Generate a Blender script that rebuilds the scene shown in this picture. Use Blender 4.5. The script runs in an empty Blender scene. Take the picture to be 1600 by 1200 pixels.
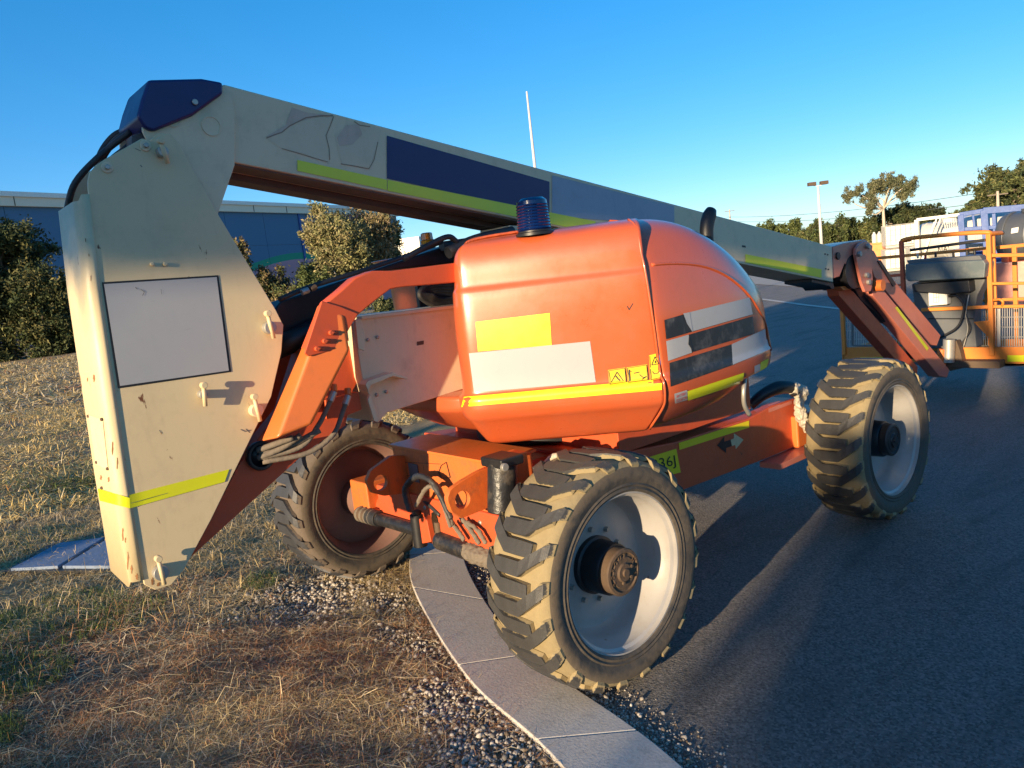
import bpy, bmesh, math, random
import numpy as np
from mathutils import Vector, Matrix
from mathutils.bvhtree import BVHTree
random.seed(7); rng = np.random.default_rng(7)
R = math.radians
sc = bpy.context.scene
col = sc.collection

# ------------------------------------------------------------------ camera
CAM = np.array([-2.2797, -2.1572, 1.7836]); YAW, PITCH, ROLL, FPX = .6884, .14, -.1167, 1232.5
Fv = np.array([math.sin(YAW)*math.cos(PITCH), math.cos(YAW)*math.cos(PITCH), -math.sin(PITCH)])
R0 = np.array([math.cos(YAW), -math.sin(YAW), 0.]); U0 = np.cross(R0, Fv)
Rv = math.cos(ROLL)*R0 + math.sin(ROLL)*U0; Uv = -math.sin(ROLL)*R0 + math.cos(ROLL)*U0
cd = bpy.data.cameras.new('camera'); camo = bpy.data.objects.new('camera', cd); col.objects.link(camo)
cd.sensor_width = 36; cd.lens = FPX/1600*36; cd.clip_start = .05; cd.clip_end = 3000
M = Matrix.Identity(4)
for i in range(3):
    M[i][0] = Rv[i]; M[i][1] = Uv[i]; M[i][2] = -Fv[i]; M[i][3] = CAM[i]
camo.matrix_world = M
sc.camera = camo

# ------------------------------------------------------------------ sky and sun
SUN_EL, SUN_AZ = R(9.0), 15.0      # light travels 15 degrees off +X towards +Y
sdir = Vector((math.cos(R(SUN_AZ))*math.cos(SUN_EL), math.sin(R(SUN_AZ))*math.cos(SUN_EL), -math.sin(SUN_EL)))
w = bpy.data.worlds.new("World"); sc.world = w; w.use_nodes = True
nt = w.node_tree; bg = nt.nodes['Background']
sky = nt.nodes.new('ShaderNodeTexSky'); sky.sky_type = 'NISHITA'; sky.sun_disc = False
sky.sun_elevation = SUN_EL
sky.sun_rotation = math.atan2(-sdir.x, -sdir.y)
sky.air_density = .7; sky.dust_density = .35; sky.ozone_density = 3.0
hs = nt.nodes.new('ShaderNodeHueSaturation'); hs.inputs['Saturation'].default_value = 1.50; hs.inputs['Hue'].default_value = .504
gm = nt.nodes.new('ShaderNodeGamma'); gm.inputs['Gamma'].default_value = .66
nt.links.new(sky.outputs[0], gm.inputs[0]); nt.links.new(gm.outputs[0], hs.inputs['Color']); nt.links.new(hs.outputs[0], bg.inputs['Color'])
bg.inputs['Strength'].default_value = .15
sl = bpy.data.lights.new('sun', 'SUN'); sl.energy = 3.7; sl.angle = R(.5); sl.color = (1, .78, .50)
so = bpy.data.objects.new('sun', sl); col.objects.link(so)
so.rotation_euler = sdir.to_track_quat('-Z', 'Y').to_euler()
sc.view_settings.view_transform = 'Standard'; sc.view_settings.look = 'None'
sc.view_settings.gamma = 1; sc.view_settings.exposure = 1.4
sc.view_settings.use_curve_mapping = False
sc.cycles.max_bounces = 6; sc.cycles.transparent_max_bounces = 8

# ------------------------------------------------------------------ helpers
def at(px, py, ax, v):
    """the point of the plane x, y or z = v that a place in the picture looks at"""
    d = Fv + Rv*(px-800)/FPX - Uv*(py-600)/FPX
    k = 'xyz'.index(ax)
    return CAM + d*(v-CAM[k])/d[k]
def ray(px, py):
    d = Fv + Rv*(px-800)/FPX - Uv*(py-600)/FPX
    return d/np.linalg.norm(d)
def par(o, p):
    o.parent = p
    o.matrix_parent_inverse = p.matrix_basis.inverted() if p.parent is None else (p.parent.matrix_basis @ p.matrix_parent_inverse @ p.matrix_basis).inverted()
def empty(name, loc, label, cat, group=None):
    o = bpy.data.objects.new(name, None); col.objects.link(o); o.location = loc; o.empty_display_size = .2
    o['label'] = label; o['category'] = cat
    if group: o['group'] = group
    return o
def tag(o, label=None, cat=None, group=None, kind=None):
    for k, v in (('label', label), ('category', cat), ('group', group), ('kind', kind)):
        if v: o[k] = v
    return o
def link(name, me, mat=None, parent=None):
    if mat is not None:
        me.materials.clear(); me.materials.append(mat)
    o = bpy.data.objects.new(name, me); col.objects.link(o)
    if parent is not None: par(o, parent)
    return o
def fast_mesh(name, V, Fq, n=4, smooth=False, cols=None):
    V = np.asarray(V, dtype=np.float32); Fq = np.asarray(Fq, dtype=np.int32)
    me = bpy.data.meshes.new(name); me.vertices.add(len(V)); me.vertices.foreach_set('co', V.ravel())
    me.loops.add(Fq.size); me.loops.foreach_set('vertex_index', Fq.ravel())
    me.polygons.add(len(Fq)); me.polygons.foreach_set('loop_start', np.arange(0, Fq.size, n, dtype=np.int32))
    me.update(calc_edges=True)
    if smooth: me.polygons.foreach_set('use_smooth', np.ones(len(Fq), dtype=bool))
    if cols is not None:
        a = me.color_attributes.new('tint', 'FLOAT_COLOR', 'POINT')
        c = np.ones((len(V), 4), dtype=np.float32); c[:, :cols.shape[1]] = cols
        a.data.foreach_set('color', c.ravel())
    return me
def bev(o, wd=.004, seg=2, ang=35):
    m = o.modifiers.new('bevel', 'BEVEL'); m.width = wd; m.segments = seg; m.limit_method = 'ANGLE'; m.angle_limit = R(ang)
    m.harden_normals = True
    for p in o.data.polygons: p.use_smooth = True
    return o
def from_bm(name, bm, mat, parent=None, smooth=False):
    bmesh.ops.recalc_face_normals(bm, faces=bm.faces)
    me = bpy.data.meshes.new(name); bm.to_mesh(me); bm.free()
    if smooth:
        for p in me.polygons: p.use_smooth = True
    return link(name, me, mat, parent)
def prism_bm(bm, pts, ax, a, b):
    """polygon pts (two coords, in xyz order without ax) swept along ax from a to b"""
    def P(u, v, t):
        return {'x': (t, u, v), 'y': (u, t, v), 'z': (u, v, t)}[ax]
    va = [bm.verts.new(P(u, v, a)) for u, v in pts]; vb = [bm.verts.new(P(u, v, b)) for u, v in pts]
    n = len(pts)
    bm.faces.new(va); bm.faces.new(vb[::-1])
    for i in range(n): bm.faces.new((va[i], vb[i], vb[(i+1) % n], va[(i+1) % n]))
def prism(name, pts, ax, a, b, mat, parent=None, bw=.004):
    bm = bmesh.new(); prism_bm(bm, pts, ax, a, b)
    o = from_bm(name, bm, mat, parent)
    if bw: bev(o, bw)
    return o
def box_bm(bm, c, s, rz=0, mat=None):
    r = bmesh.ops.create_cube(bm, size=1)
    m = Matrix.Translation(c) @ Matrix.Rotation(rz, 4, 'Z') @ (mat or Matrix.Identity(4)) @ Matrix.Diagonal((*s, 1))
    bmesh.ops.transform(bm, matrix=m, verts=r['verts'])
def box(name, c, s, mat, parent=None, rz=0, bw=.004):
    bm = bmesh.new(); box_bm(bm, c, s, rz)
    o = from_bm(name, bm, mat, parent)
    if bw: bev(o, bw)
    return o
def pixpoly(pts, ax, v):
    out = []
    for p in pts:
        q = at(p[0], p[1], ax, v)
        out.append(tuple(float(q[i]) for i in range(3) if 'xyz'[i] != ax))
    return out
def pprism(name, pts, ax, v, v2, mat, parent=None, bw=.004):
    return prism(name, pixpoly(pts, ax, v), ax, v, v2, mat, parent, bw)
def beam_bm(bm, p, q, wd, ht, up=(0, 0, 1)):
    p = Vector(p); q = Vector(q); d = (q-p); L = d.length; d.normalize()
    u = Vector(up); s = d.cross(u)
    if s.length < 1e-4: s = d.cross(Vector((1, 0, 0)))
    s.normalize(); u = s.cross(d)
    m = Matrix((( d.x, s.x, u.x, (p.x+q.x)/2), (d.y, s.y, u.y, (p.y+q.y)/2), (d.z, s.z, u.z, (p.z+q.z)/2), (0, 0, 0, 1)))
    r = bmesh.ops.create_cube(bm, size=1)
    bmesh.ops.transform(bm, matrix=m @ Matrix.Diagonal((L, wd, ht, 1)), verts=r['verts'])
def beam(name, p, q, wd, ht, mat, parent=None, bw=.004):
    bm = bmesh.new(); beam_bm(bm, p, q, wd, ht); o = from_bm(name, bm, mat, parent)
    if bw: bev(o, bw)
    return o
def catmull(P, k=6):
    P = [np.array(p, float) for p in P]
    if len(P) < 3: return P
    Q = [2*P[0]-P[1]] + P + [2*P[-1]-P[-2]]; out = []
    for i in range(1, len(Q)-2):
        for j in range(k):
            t = j/k; a, b, c, d = Q[i-1:i+3]
            out.append(.5*((2*b)+(-a+c)*t+(2*a-5*b+4*c-d)*t*t+(-a+3*b-3*c+d)*t**3))
    out.append(P[-1]); return out
def tube_vf(P, r, n=8, k=6, smooth=True):
    P = catmull(P, k) if smooth else [np.array(p, float) for p in P]
    V = []; Fs = []; m = len(P)
    rr = r if hasattr(r, '__len__') else [r]*m
    if len(rr) != m: rr = np.interp(np.linspace(0, 1, m), np.linspace(0, 1, len(rr)), rr)
    d0 = P[1]-P[0]; d0 = d0/np.linalg.norm(d0)
    u = np.cross(d0, [0, 0, 1.]);
    if np.linalg.norm(u) < .1: u = np.cross(d0, [1., 0, 0])
    u /= np.linalg.norm(u)
    for i, p in enumerate(P):
        d = P[min(i+1, m-1)]-P[max(i-1, 0)]; d = d/(np.linalg.norm(d)+1e-9)
        u = u-d*np.dot(u, d); u /= np.linalg.norm(u); v = np.cross(d, u)
        for j in range(n):
            a = 2*math.pi*j/n; V.append(p+rr[i]*(math.cos(a)*u+math.sin(a)*v))
    for i in range(m-1):
        for j in range(n): Fs.append((i*n+j, i*n+(j+1) % n, (i+1)*n+(j+1) % n, (i+1)*n+j))
    Fs.append(tuple(range(n))[::-1]); Fs.append(tuple((m-1)*n+j for j in range(n)))
    return V, Fs
class MB:
    def __init__(s): s.V = []; s.F = []
    def add(s, V, F):
        b = len(s.V); s.V += [tuple(map(float, v)) for v in V]; s.F += [tuple(b+i for i in f) for f in F]; return s
    def tube(s, P, r, n=8, k=6, smooth=True): return s.add(*tube_vf(P, r, n, k, smooth))
    def build(s, name, mat, parent=None, smooth=True):
        me = bpy.data.meshes.new(name); me.from_pydata(s.V, [], s.F); me.update()
        if smooth:
            for p in me.polygons: p.use_smooth = len(p.vertices) <= 4
        return link(name, me, mat, parent)
def tube(name, P, r, mat, parent=None, n=10, k=6, smooth=True): return MB().tube(P, r, n, k, smooth).build(name, mat, parent)
def lathe(name, prof, mat, parent=None, n=64, axis='y', loc=(0, 0, 0), smooth=True, link_it=True):
    """prof: list of (t along axis, radius)"""
    V = []; Fs = []; m = len(prof)
    for t, r in prof:
        for j in range(n):
            a = 2*math.pi*j/n; c, s_ = r*math.cos(a), r*math.sin(a)
            q = {'y': (c, t, s_), 'x': (t, c, s_), 'z': (c, s_, t)}[axis]
            V.append((q[0]+loc[0], q[1]+loc[1], q[2]+loc[2]))
    for i in range(m-1):
        for j in range(n): Fs.append((i*n+j, i*n+(j+1) % n, (i+1)*n+(j+1) % n, (i+1)*n+j))
    me = bpy.data.meshes.new(name); me.from_pydata(V, [], Fs); me.update()
    bm = bmesh.new(); bm.from_mesh(me); bmesh.ops.remove_doubles(bm, verts=bm.verts, dist=1e-6)
    bmesh.ops.recalc_face_normals(bm, faces=bm.faces); bm.to_mesh(me); bm.free()
    if smooth:
        for p in me.polygons: p.use_smooth = True
        me.set_sharp_from_angle(angle=R(38))
    return link(name, me, mat, parent) if link_it else me
def cyl(name, p, q, r, mat, parent=None, n=20, bw=.003):
    p = Vector(p); q = Vector(q); d = q-p
    bm = bmesh.new(); rr = bmesh.ops.create_cone(bm, cap_ends=True, segments=n, radius1=r, radius2=r, depth=d.length)
    bmesh.ops.transform(bm, matrix=Matrix.Translation((p+q)/2) @ d.to_track_quat('Z', 'Y').to_matrix().to_4x4(), verts=rr['verts'])
    o = from_bm(name, bm, mat, parent, True)
    if bw: bev(o, bw)
    return o

# ------------------------------------------------------------------ materials
def newmat(name):
    m = bpy.data.materials.new(name); m.use_nodes = True; t = m.node_tree
    return m, t, t.nodes['Principled BSDF']
def N(t, typ, **kw):
    n = t.nodes.new(typ)
    for k, v in kw.items():
        if k in n.inputs: n.inputs[k].default_value = v
        else: setattr(n, k, v)
    return n
def ramp(t, src, stops):
    r = t.nodes.new('ShaderNodeValToRGB'); cr = r.color_ramp
    while len(cr.elements) < len(stops): cr.elements.new(.5)
    for e, (p, c) in zip(cr.elements, stops):
        e.position = p; e.color = (*c, 1) if len(c) == 3 else c
    t.links.new(src, r.inputs[0]); return r
def mixc(t, fac, a, b, mode='MIX'):
    m = t.nodes.new('ShaderNodeMix'); m.data_type = 'RGBA'; m.blend_type = mode
    for s, v in ((0, fac), (6, a), (7, b)):
        if hasattr(v, 'links') or isinstance(v, bpy.types.NodeSocket): t.links.new(v, m.inputs[s])
        elif s == 0: m.inputs[0].default_value = v
        else: m.inputs[s].default_value = (*v, 1)
    return m.outputs[2]
def coords(t, scale=(1, 1, 1), kind='Object'):
    tc = t.nodes.new('ShaderNodeTexCoord'); mp = t.nodes.new('ShaderNodeMapping'); mp.inputs['Scale'].default_value = scale
    t.links.new(tc.outputs[kind], mp.inputs[0]); return mp.outputs[0]
def noise(t, vec, scale, detail=5, rough=.55, dist=0):
    n = N(t, 'ShaderNodeTexNoise'); n.inputs['Scale'].default_value = scale; n.inputs['Detail'].default_value = detail
    n.inputs['Roughness'].default_value = rough; n.inputs['Distortion'].default_value = dist
    t.links.new(vec, n.inputs['Vector']); return n.outputs['Fac']
def bump(t, h, strength, dist, bsdf):
    b = t.nodes.new('ShaderNodeBump'); b.inputs['Strength'].default_value = strength; b.inputs['Distance'].default_value = dist
    t.links.new(h, b.inputs['Height']); t.links.new(b.outputs[0], bsdf.inputs['Normal'])
def paint(name, c, rough=.4, fade=.25, dirt=.25, dirtc=(.16, .12, .08), rust=.0, metal=0, coat=.0, bmp=.03, scratch=.15):
    m, t, b = newmat(name); v = coords(t)
    n1 = noise(t, v, 2.2, 6, .6); r1 = ramp(t, n1, [(.3, (0, 0, 0)), (.75, (1, 1, 1))])
    fc = tuple(min(1, x*.85+.05*max(c)+.004) for x in c)
    a = mixc(t, r1.outputs[0], c, tuple(c[i]*(1-fade)+fc[i]*fade for i in range(3)))
    n2 = noise(t, v, 9, 8, .7); r2 = ramp(t, n2, [(.50, (0, 0, 0)), (.78, (dirt,)*3)])
    a = mixc(t, r2.outputs[0], a, dirtc)
    vs = coords(t, (2.0, 2.0, .35)); n5 = noise(t, vs, 14, 4, .6); r5 = ramp(t, n5, [(.58, (0, 0, 0)), (.75, (dirt*.5,)*3)])
    a = mixc(t, r5.outputs[0], a, dirtc)
    if scratch:
        vv = coords(t, (1, 1, 9)); n4 = noise(t, vv, 22, 3, .5, .6); r4 = ramp(t, n4, [(.70, (0, 0, 0)), (.735, (scratch,)*3)])
        a = mixc(t, r4.outputs[0], a, tuple(x*.45 for x in c))
    if rust:
        vr = coords(t, (1.6, 1.6, .7)); n3 = noise(t, vr, 13, 6, .6, .3); r3 = ramp(t, n3, [(.715-rust*.1, (0, 0, 0)), (.75-rust*.1, (1, 1, 1))])
        a = mixc(t, r3.outputs[0], a, (.16, .06, .025))
    t.links.new(a, b.inputs['Base Color'])
    rr = t.nodes.new('ShaderNodeMapRange'); rr.inputs[3].default_value = max(.05, rough-.10); rr.inputs[4].default_value = min(1, rough+.22)
    t.links.new(n2, rr.inputs[0]); t.links.new(rr.outputs[0], b.inputs['Roughness'])
    b.inputs['Metallic'].default_value = metal; b.inputs['Coat Weight'].default_value = coat; b.inputs['Coat Roughness'].default_value = .12
    if bmp: bump(t, noise(t, v, 40, 3), bmp, .01, b)
    return m
ORANGE = paint('orange_paint', (.64, .15, .024), .38, .35, .30, (.22, .09, .04), 0.0, coat=.1)
HOOD = paint('hood_orange_plastic', (.50, .092, .026), .26, .4, .22, (.20, .09, .05), 0, coat=.5, bmp=.012, scratch=.4)
REDO = paint('red_orange_steel', (.56, .080, .020), .45, .3, .3, (.15, .06, .04), .1)
BASKETO = paint('basket_orange', (.72, .21, .020), .45, .4, .25, (.25, .12, .05), .05)
CREAM = paint('cream_paint', (.64, .51, .30), .42, .3, .28, (.30, .24, .15), .35)
CREAM2 = paint('cream_paint_clean', (.72, .56, .36), .45, .3, .3, (.22, .18, .12), .0)
BLUE = paint('dark_blue_sheet', (.010, .014, .10), .33, .1, .15, (.05, .05, .10), 0)
YEL2 = paint('yellow_plate', (.80, .60, .012), .35, .1, .2, (.4, .3, .05), 0)
YEL = paint('reflective_yellow_tape', (.66, .68, .012), .32, .1, .16, (.45, .40, .05), 0, coat=.3, bmp=.02)
WHITE = paint('white_sticker', (.34, .345, .36), .4, .2, .5, (.30, .31, .34), 0, bmp=.02)
WHITE2 = paint('whitewashed_patch', (.34, .37, .44), .5, .3, .6, (.22, .25, .33), 0)
BLACK = paint('black_paint', (.010, .010, .012), .40, .1, .22, (.06, .05, .04), 0)
BLKST = paint('black_worn_sticker', (.018, .019, .022), .45, .1, .35, (.30, .30, .30), 0, scratch=.6)
HOSE = paint('black_hose_rubber', (.022, .022, .024), .5, .2, .45, (.16, .13, .10), 0)
HOSEM = paint('muddy_hose', (.16, .13, .10), .8, .2, .6, (.05, .04, .035), 0, bmp=.5)
STEEL = paint('zinc_steel', (.42, .40, .36), .42, .2, .3, (.2, .15, .08), .2, metal=.6)
GREY = paint('grey_steel', (.10, .125, .13), .4, .3, .4, (.3, .28, .24), .05, metal=.1)
DGREY = paint('dark_grey_cover', (.10, .105, .11), .55, .2, .3, (.2, .18, .15), 0)
RIMM = paint('grey_rim_paint', (.36, .34, .32), .35, .2, .35, (.25, .19, .12), .12, coat=.1)
RIMB = paint('brownish_rim_paint', (.20, .11, .09), .5, .2, .5, (.12, .08, .05), .1)
HUBR = paint('rusty_hub', (.10, .062, .036), .7, .3, .6, (.05, .035, .025), .3, bmp=.3)
PLUM = paint('pinkish_red_steel', (.58, .17, .11), .35, .4, .3, (.3, .15, .13), .05, coat=.2)  # pinkish sky reflection on the jib is put into this base colour
BYELLOW = paint('warning_yellow', (.75, .50, .015), .4, .1, .2, (.3, .2, .03), 0)
WBOX = paint('white_box', (.75, .72, .62), .5, .1, .2, (.3, .25, .18), 0)
UNDER = paint('brown_primer', (.15, .10, .085), .6, .3, .4, (.08, .05, .04), .2)
CBLUE = paint('blue_frame_paint', (.008, .065, .27), .45, .3, .3, (.1, .12, .2), .1)
TANKW = paint('white_tank', (.62, .58, .50), .5, .3, .3, (.35, .30, .25), .05)
TANKG = paint('grey_tank', (.11, .115, .12), .35, .2, .3, (.2, .18, .17), 0, metal=.3)
PINK = paint('pink_wall', (.55, .30, .30), .7, .2, .2, (.3, .2, .2), 0)
LID = paint('blue_grey_pit_lid', (.16, .21, .30), .6, .3, .3, (.22, .20, .16), 0, bmp=.2)
MUDBLK = paint('muddy_black_steel', (.016, .016, .018), .35, .1, 1.0, (.13, .10, .07), .0, bmp=.4)
ORANGED = paint('dirty_orange_paint', (.60, .135, .022), .5, .3, .8, (.14, .08, .045), .3, bmp=.15)
PLASTIC = paint('crumpled_wrap', (.42, .37, .29), .35, .3, .4, (.12, .10, .08), 0, bmp=1)
def glassy(name, c, rough=.15, trans=.4):
    m, t, b = newmat(name); b.inputs['Base Color'].default_value = (*c, 1); b.inputs['Roughness'].default_value = rough
    b.inputs['Transmission Weight'].default_value = trans; b.inputs['Coat Weight'].default_value = .5; return m
BEACB = glassy('blue_beacon_plastic', (.004, .018, .11)); BEACA = glassy('amber_beacon_plastic', (.9, .25, .01))
def rubber(name, mudc, amt, dark=(.032, .032, .034), wdn=.05):
    m, t, b = newmat(name); v = coords(t)
    at_ = N(t, 'ShaderNodeAttribute'); at_.attribute_name = 'tint'
    n1 = noise(t, v, 26, 8, .7); n2 = noise(t, v, 5, 4, .6)
    ad = N(t, 'ShaderNodeMath', operation='ADD'); t.links.new(at_.outputs['Fac'], ad.inputs[0])
    mu = N(t, 'ShaderNodeMath', operation='MULTIPLY_ADD'); t.links.new(n1, mu.inputs[0]); mu.inputs[1].default_value = 1.5; mu.inputs[2].default_value = -.92
    mu2 = N(t, 'ShaderNodeMath', operation='MULTIPLY_ADD'); t.links.new(n2, mu2.inputs[0]); mu2.inputs[1].default_value = .8; t.links.new(mu.outputs[0], mu2.inputs[2])
    t.links.new(mu2.outputs[0], ad.inputs[1])
    r = ramp(t, ad.outputs[0], [(.75-amt*.1-wdn, (0, 0, 0)), (.75-amt*.1+wdn, (1, 1, 1))])
    mudm = mixc(t, n1, tuple(x*.7 for x in mudc), tuple(min(1, x*1.15) for x in mudc))
    dk = mixc(t, n2, dark, tuple(x*2.4+.01 for x in dark))
    a = mixc(t, r.outputs[0], dk, mudm); t.links.new(a, b.inputs['Base Color'])
    mr = N(t, 'ShaderNodeMapRange'); mr.inputs[3].default_value = .55; mr.inputs[4].default_value = .95; t.links.new(r.outputs[0], mr.inputs[0]); t.links.new(mr.outputs[0], b.inputs['Roughness'])
    bump(t, n1, .6, .006, b); return m
RUBM = rubber('tyre_rubber_with_clay', (.29, .225, .12), 1.0, (.024, .023, .022))
RUBD = rubber('tyre_rubber_dusty', (.13, .10, .075), .4, (.022, .022, .024))
SIDEW = rubber('tyre_sidewall', (.11, .085, .06), .9, (.024, .022, .02), .35)

# ================================================================== THE GROUND
def ground_mat():
    m, t, b = newmat('dry_grass_soil'); v = coords(t)
    n1 = noise(t, v, .55, 6, .6); n2 = noise(t, v, 7, 8, .65); n3 = noise(t, v, .23, 4, .6); n4 = noise(t, v, 110, 6, .8)
    straw = mixc(t, n2, (.34, .24, .11), (.62, .46, .21))
    soil = mixc(t, n2, (.15, .108, .075), (.34, .26, .19))
    a = mixc(t, ramp(t, n1, [(.40, (0, 0, 0)), (.58, (1, 1, 1))]).outputs[0], soil, straw)
    g = mixc(t, n2, (.055, .075, .020), (.13, .15, .045))
    a = mixc(t, ramp(t, n3, [(.58, (0, 0, 0)), (.72, (.8, .8, .8))]).outputs[0], a, g)
    a = mixc(t, ramp(t, n4, [(.3, (.6, .6, .6)), (.7, (0, 0, 0))]).outputs[0], a, (.06, .05, .035))
    t.links.new(a, b.inputs['Base Color']); b.inputs['Roughness'].default_value = .95
    s = N(t, 'ShaderNodeMath', operation='ADD'); t.links.new(n2, s.inputs[0]); t.links.new(n4, s.inputs[1])
    bump(t, s.outputs[0], .9, .04, b); return m
def asphalt_mat():
    m, t, b = newmat('asphalt'); v = coords(t)
    n1 = noise(t, v, 150, 5, .8); n2 = noise(t, v, .8, 5, .6); vo = N(t, 'ShaderNodeTexVoronoi'); vo.inputs['Scale'].default_value = 85; t.links.new(v, vo.inputs['Vector'])
    a = mixc(t, n1, (.055, .050, .046), (.36, .32, .285))
    a = mixc(t, ramp(t, vo.outputs['Distance'], [(.0, (.35,)*3), (.5, (0, 0, 0))]).outputs[0], a, (.24, .215, .19))
    a = mixc(t, ramp(t, n2, [(.4, (0, 0, 0)), (.7, (.45,)*3)]).outputs[0], a, (.17, .15, .13))
    v2 = N(t, 'ShaderNodeTexVoronoi'); v2.inputs['Scale'].default_value = 105; t.links.new(v, v2.inputs['Vector']); bw = N(t, 'ShaderNodeRGBToBW'); t.links.new(v2.outputs['Color'], bw.inputs[0])
    a = mixc(t, ramp(t, bw.outputs[0], [(.58, (0,)*3), (.80, (.45,)*3)]).outputs[0], a, (.40, .36, .32)); a = mixc(t, ramp(t, bw.outputs[0], [(.22, (.45,)*3), (.38, (0,)*3)]).outputs[0], a, (.03, .028, .026))
    n5 = noise(t, coords(t, (.5, 2.2, 1)), 1.6, 6, .65, .5); a = mixc(t, ramp(t, n5, [(.52, (0,)*3), (.70, (.5,)*3)]).outputs[0], a, (.05, .046, .043))
    t.links.new(a, b.inputs['Base Color']); b.inputs['Roughness'].default_value = .78
    s = N(t, 'ShaderNodeMath', operation='ADD'); t.links.new(n1, s.inputs[0]); t.links.new(vo.outputs['Distance'], s.inputs[1])
    bump(t, s.outputs[0], 1.0, .014, b); return m
def concrete_mat():
    m, t, b = newmat('concrete'); v = coords(t); n1 = noise(t, v, 3, 6, .6); n2 = noise(t, v, 90, 4, .6)
    a = mixc(t, n1, (.50, .45, .39), (.66, .60, .52)); a = mixc(t, ramp(t, n2, [(.3, (.3,)*3), (.6, (0,)*3)]).outputs[0], a, (.2, .18, .16))
    n3 = noise(t, v, 8, 7, .7); a = mixc(t, ramp(t, n3, [(.55, (0,)*3), (.8, (.6,)*3)]).outputs[0], a, (.20, .17, .13))
    t.links.new(a, b.inputs['Base Color']); b.inputs['Roughness'].default_value = .85; bump(t, n2, .35, .004, b); return m
GM, AM, CM = ground_mat(), asphalt_mat(), concrete_mat()
curbL = [(-2.2, -6.), (-1.3, -2.6), (-.86, -1.0), (-.572, -.05), (-.426, .657), (-.035, 1.669), (.301, 2.255), (1.1, 3.4), (2.6, 5.0), (6.5, 8.4), (16, 17), (34, 36), (70, 60), (400, 260)]
curbR = [(-1.75, -6.), (-.93, -2.7), (-.52, -1.1), (-.27, -.30), (-.12, .50), (.12, 1.178), (.56, 2.013), (1.35, 3.1), (2.85, 4.75), (6.75, 8.15), (16.2, 16.7), (34.2, 35.7), (70.2, 59.7), (400, 259.5)]
cl = catmull(curbL, 8); cr = catmull(curbR, 8)
def xcurb(y, C=cl):
    C = np.array(C); return np.interp(y, C[:, 1], C[:, 0])
# grass ground: fine grid near, coarse far
def hgt(x, y):
    h = .020*np.sin(3.1*x+1.3*y)*np.sin(2.3*y-.7*x)+.012*np.sin(7*x+2)*np.sin(6.1*y+1)+.006*np.sin(17*x+3*y)*np.sin(15*y)
    d = xcurb(y)-x
    return h*np.clip(d/.5, 0, 1)-.012
ys = np.concatenate([np.linspace(-6, 12, 240), np.geomspace(12.3, 400, 60)])
us = np.concatenate([np.linspace(0, 7, 110), np.geomspace(7.2, 500, 40)])
YY, UU = np.meshgrid(ys, us, indexing='ij'); XC = np.interp(YY, np.array(cl)[:, 1], np.array(cl)[:, 0])
XX = XC+.03-UU; ZZ = hgt(XX, YY)*np.clip(60/(YY.clip(1)), 0, 1)
V = np.stack([XX, YY, ZZ], -1).reshape(-1, 3); ny, nu = YY.shape
idx = np.arange(ny*nu).reshape(ny, nu)
Fq = np.stack([idx[:-1, :-1], idx[:-1, 1:], idx[1:, 1:], idx[1:, :-1]], -1).reshape(-1, 4)
tag(link('grass_verge', fast_mesh('grass_verge', V, Fq, smooth=True), GM), 'dry grass and bare soil verge left of the kerb', kind='structure')
bm = bmesh.new()
vv = [bm.verts.new(v) for v in ((-900, -900, -.06), (1500, -900, -.06), (1500, 1500, -.06), (-900, 1500, -.06))]; bm.faces.new(vv)
tag(from_bm('ground', bm, GM), 'flat dry ground reaching the horizon', kind='structure')
bm = bmesh.new(); a = [bm.verts.new((p[0]-.02, p[1], -.022)) for p in cr]; b_ = [bm.verts.new((max(p[0]+600, 600), p[1], -.022)) for p in cr]
for i in range(len(a)-1): bm.faces.new((a[i], b_[i], b_[i+1], a[i+1]))
tag(from_bm('asphalt_road', bm, AM), 'dark asphalt yard beside the kerb', kind='structure')
# kerb: flush concrete edging in segments with recessed joints
kerb = bpy.data.objects.new('kerb', None); col.objects.link(kerb); kerb['kind'] = 'structure'; kerb['label'] = 'flush concrete kerb strip curving between grass and asphalt'
def kerb_seg(i0, i1):
    L = [np.array(cl[i]) for i in range(i0, i1+1)]; Rr = [np.array(cr[i]) for i in range(i0, i1+1)]
    dl = (L[1]-L[0]); dl = dl/np.linalg.norm(dl)*.005
    L[0] = L[0]+dl; Rr[0] = Rr[0]+dl
    bm = bmesh.new(); top = []; bot = []
    for l, r in zip(L, Rr):
        top.append((bm.verts.new((*l, .012)), bm.verts.new((*r, .0)))); bot.append((bm.verts.new((*l, -.1)), bm.verts.new((*r, -.1))))
    for k in range(len(L)-1):
        bm.faces.new((top[k][0], top[k][1], top[k+1][1], top[k+1][0]))
        bm.faces.new((top[k][0], top[k+1][0], bot[k+1][0], bot[k][0])); bm.faces.new((top[k][1], bot[k][1], bot[k+1][1], top[k+1][1]))
    bm.faces.new((top[0][0], bot[0][0], bot[0][1], top[0][1])); bm.faces.new((top[-1][0], top[-1][1], bot[-1][1], bot[-1][0]))
    bev(from_bm('kerb_slab', bm, CM, kerb), .006)
cuts = [0, 8, 16, 25, 33, 41, 48, 56, 64, 72, 80, 104]
cuts = [c for c in cuts if c < len(cl)]
for a_, b2 in zip(cuts[:-1], cuts[1:]): kerb_seg(a_, b2)
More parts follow.
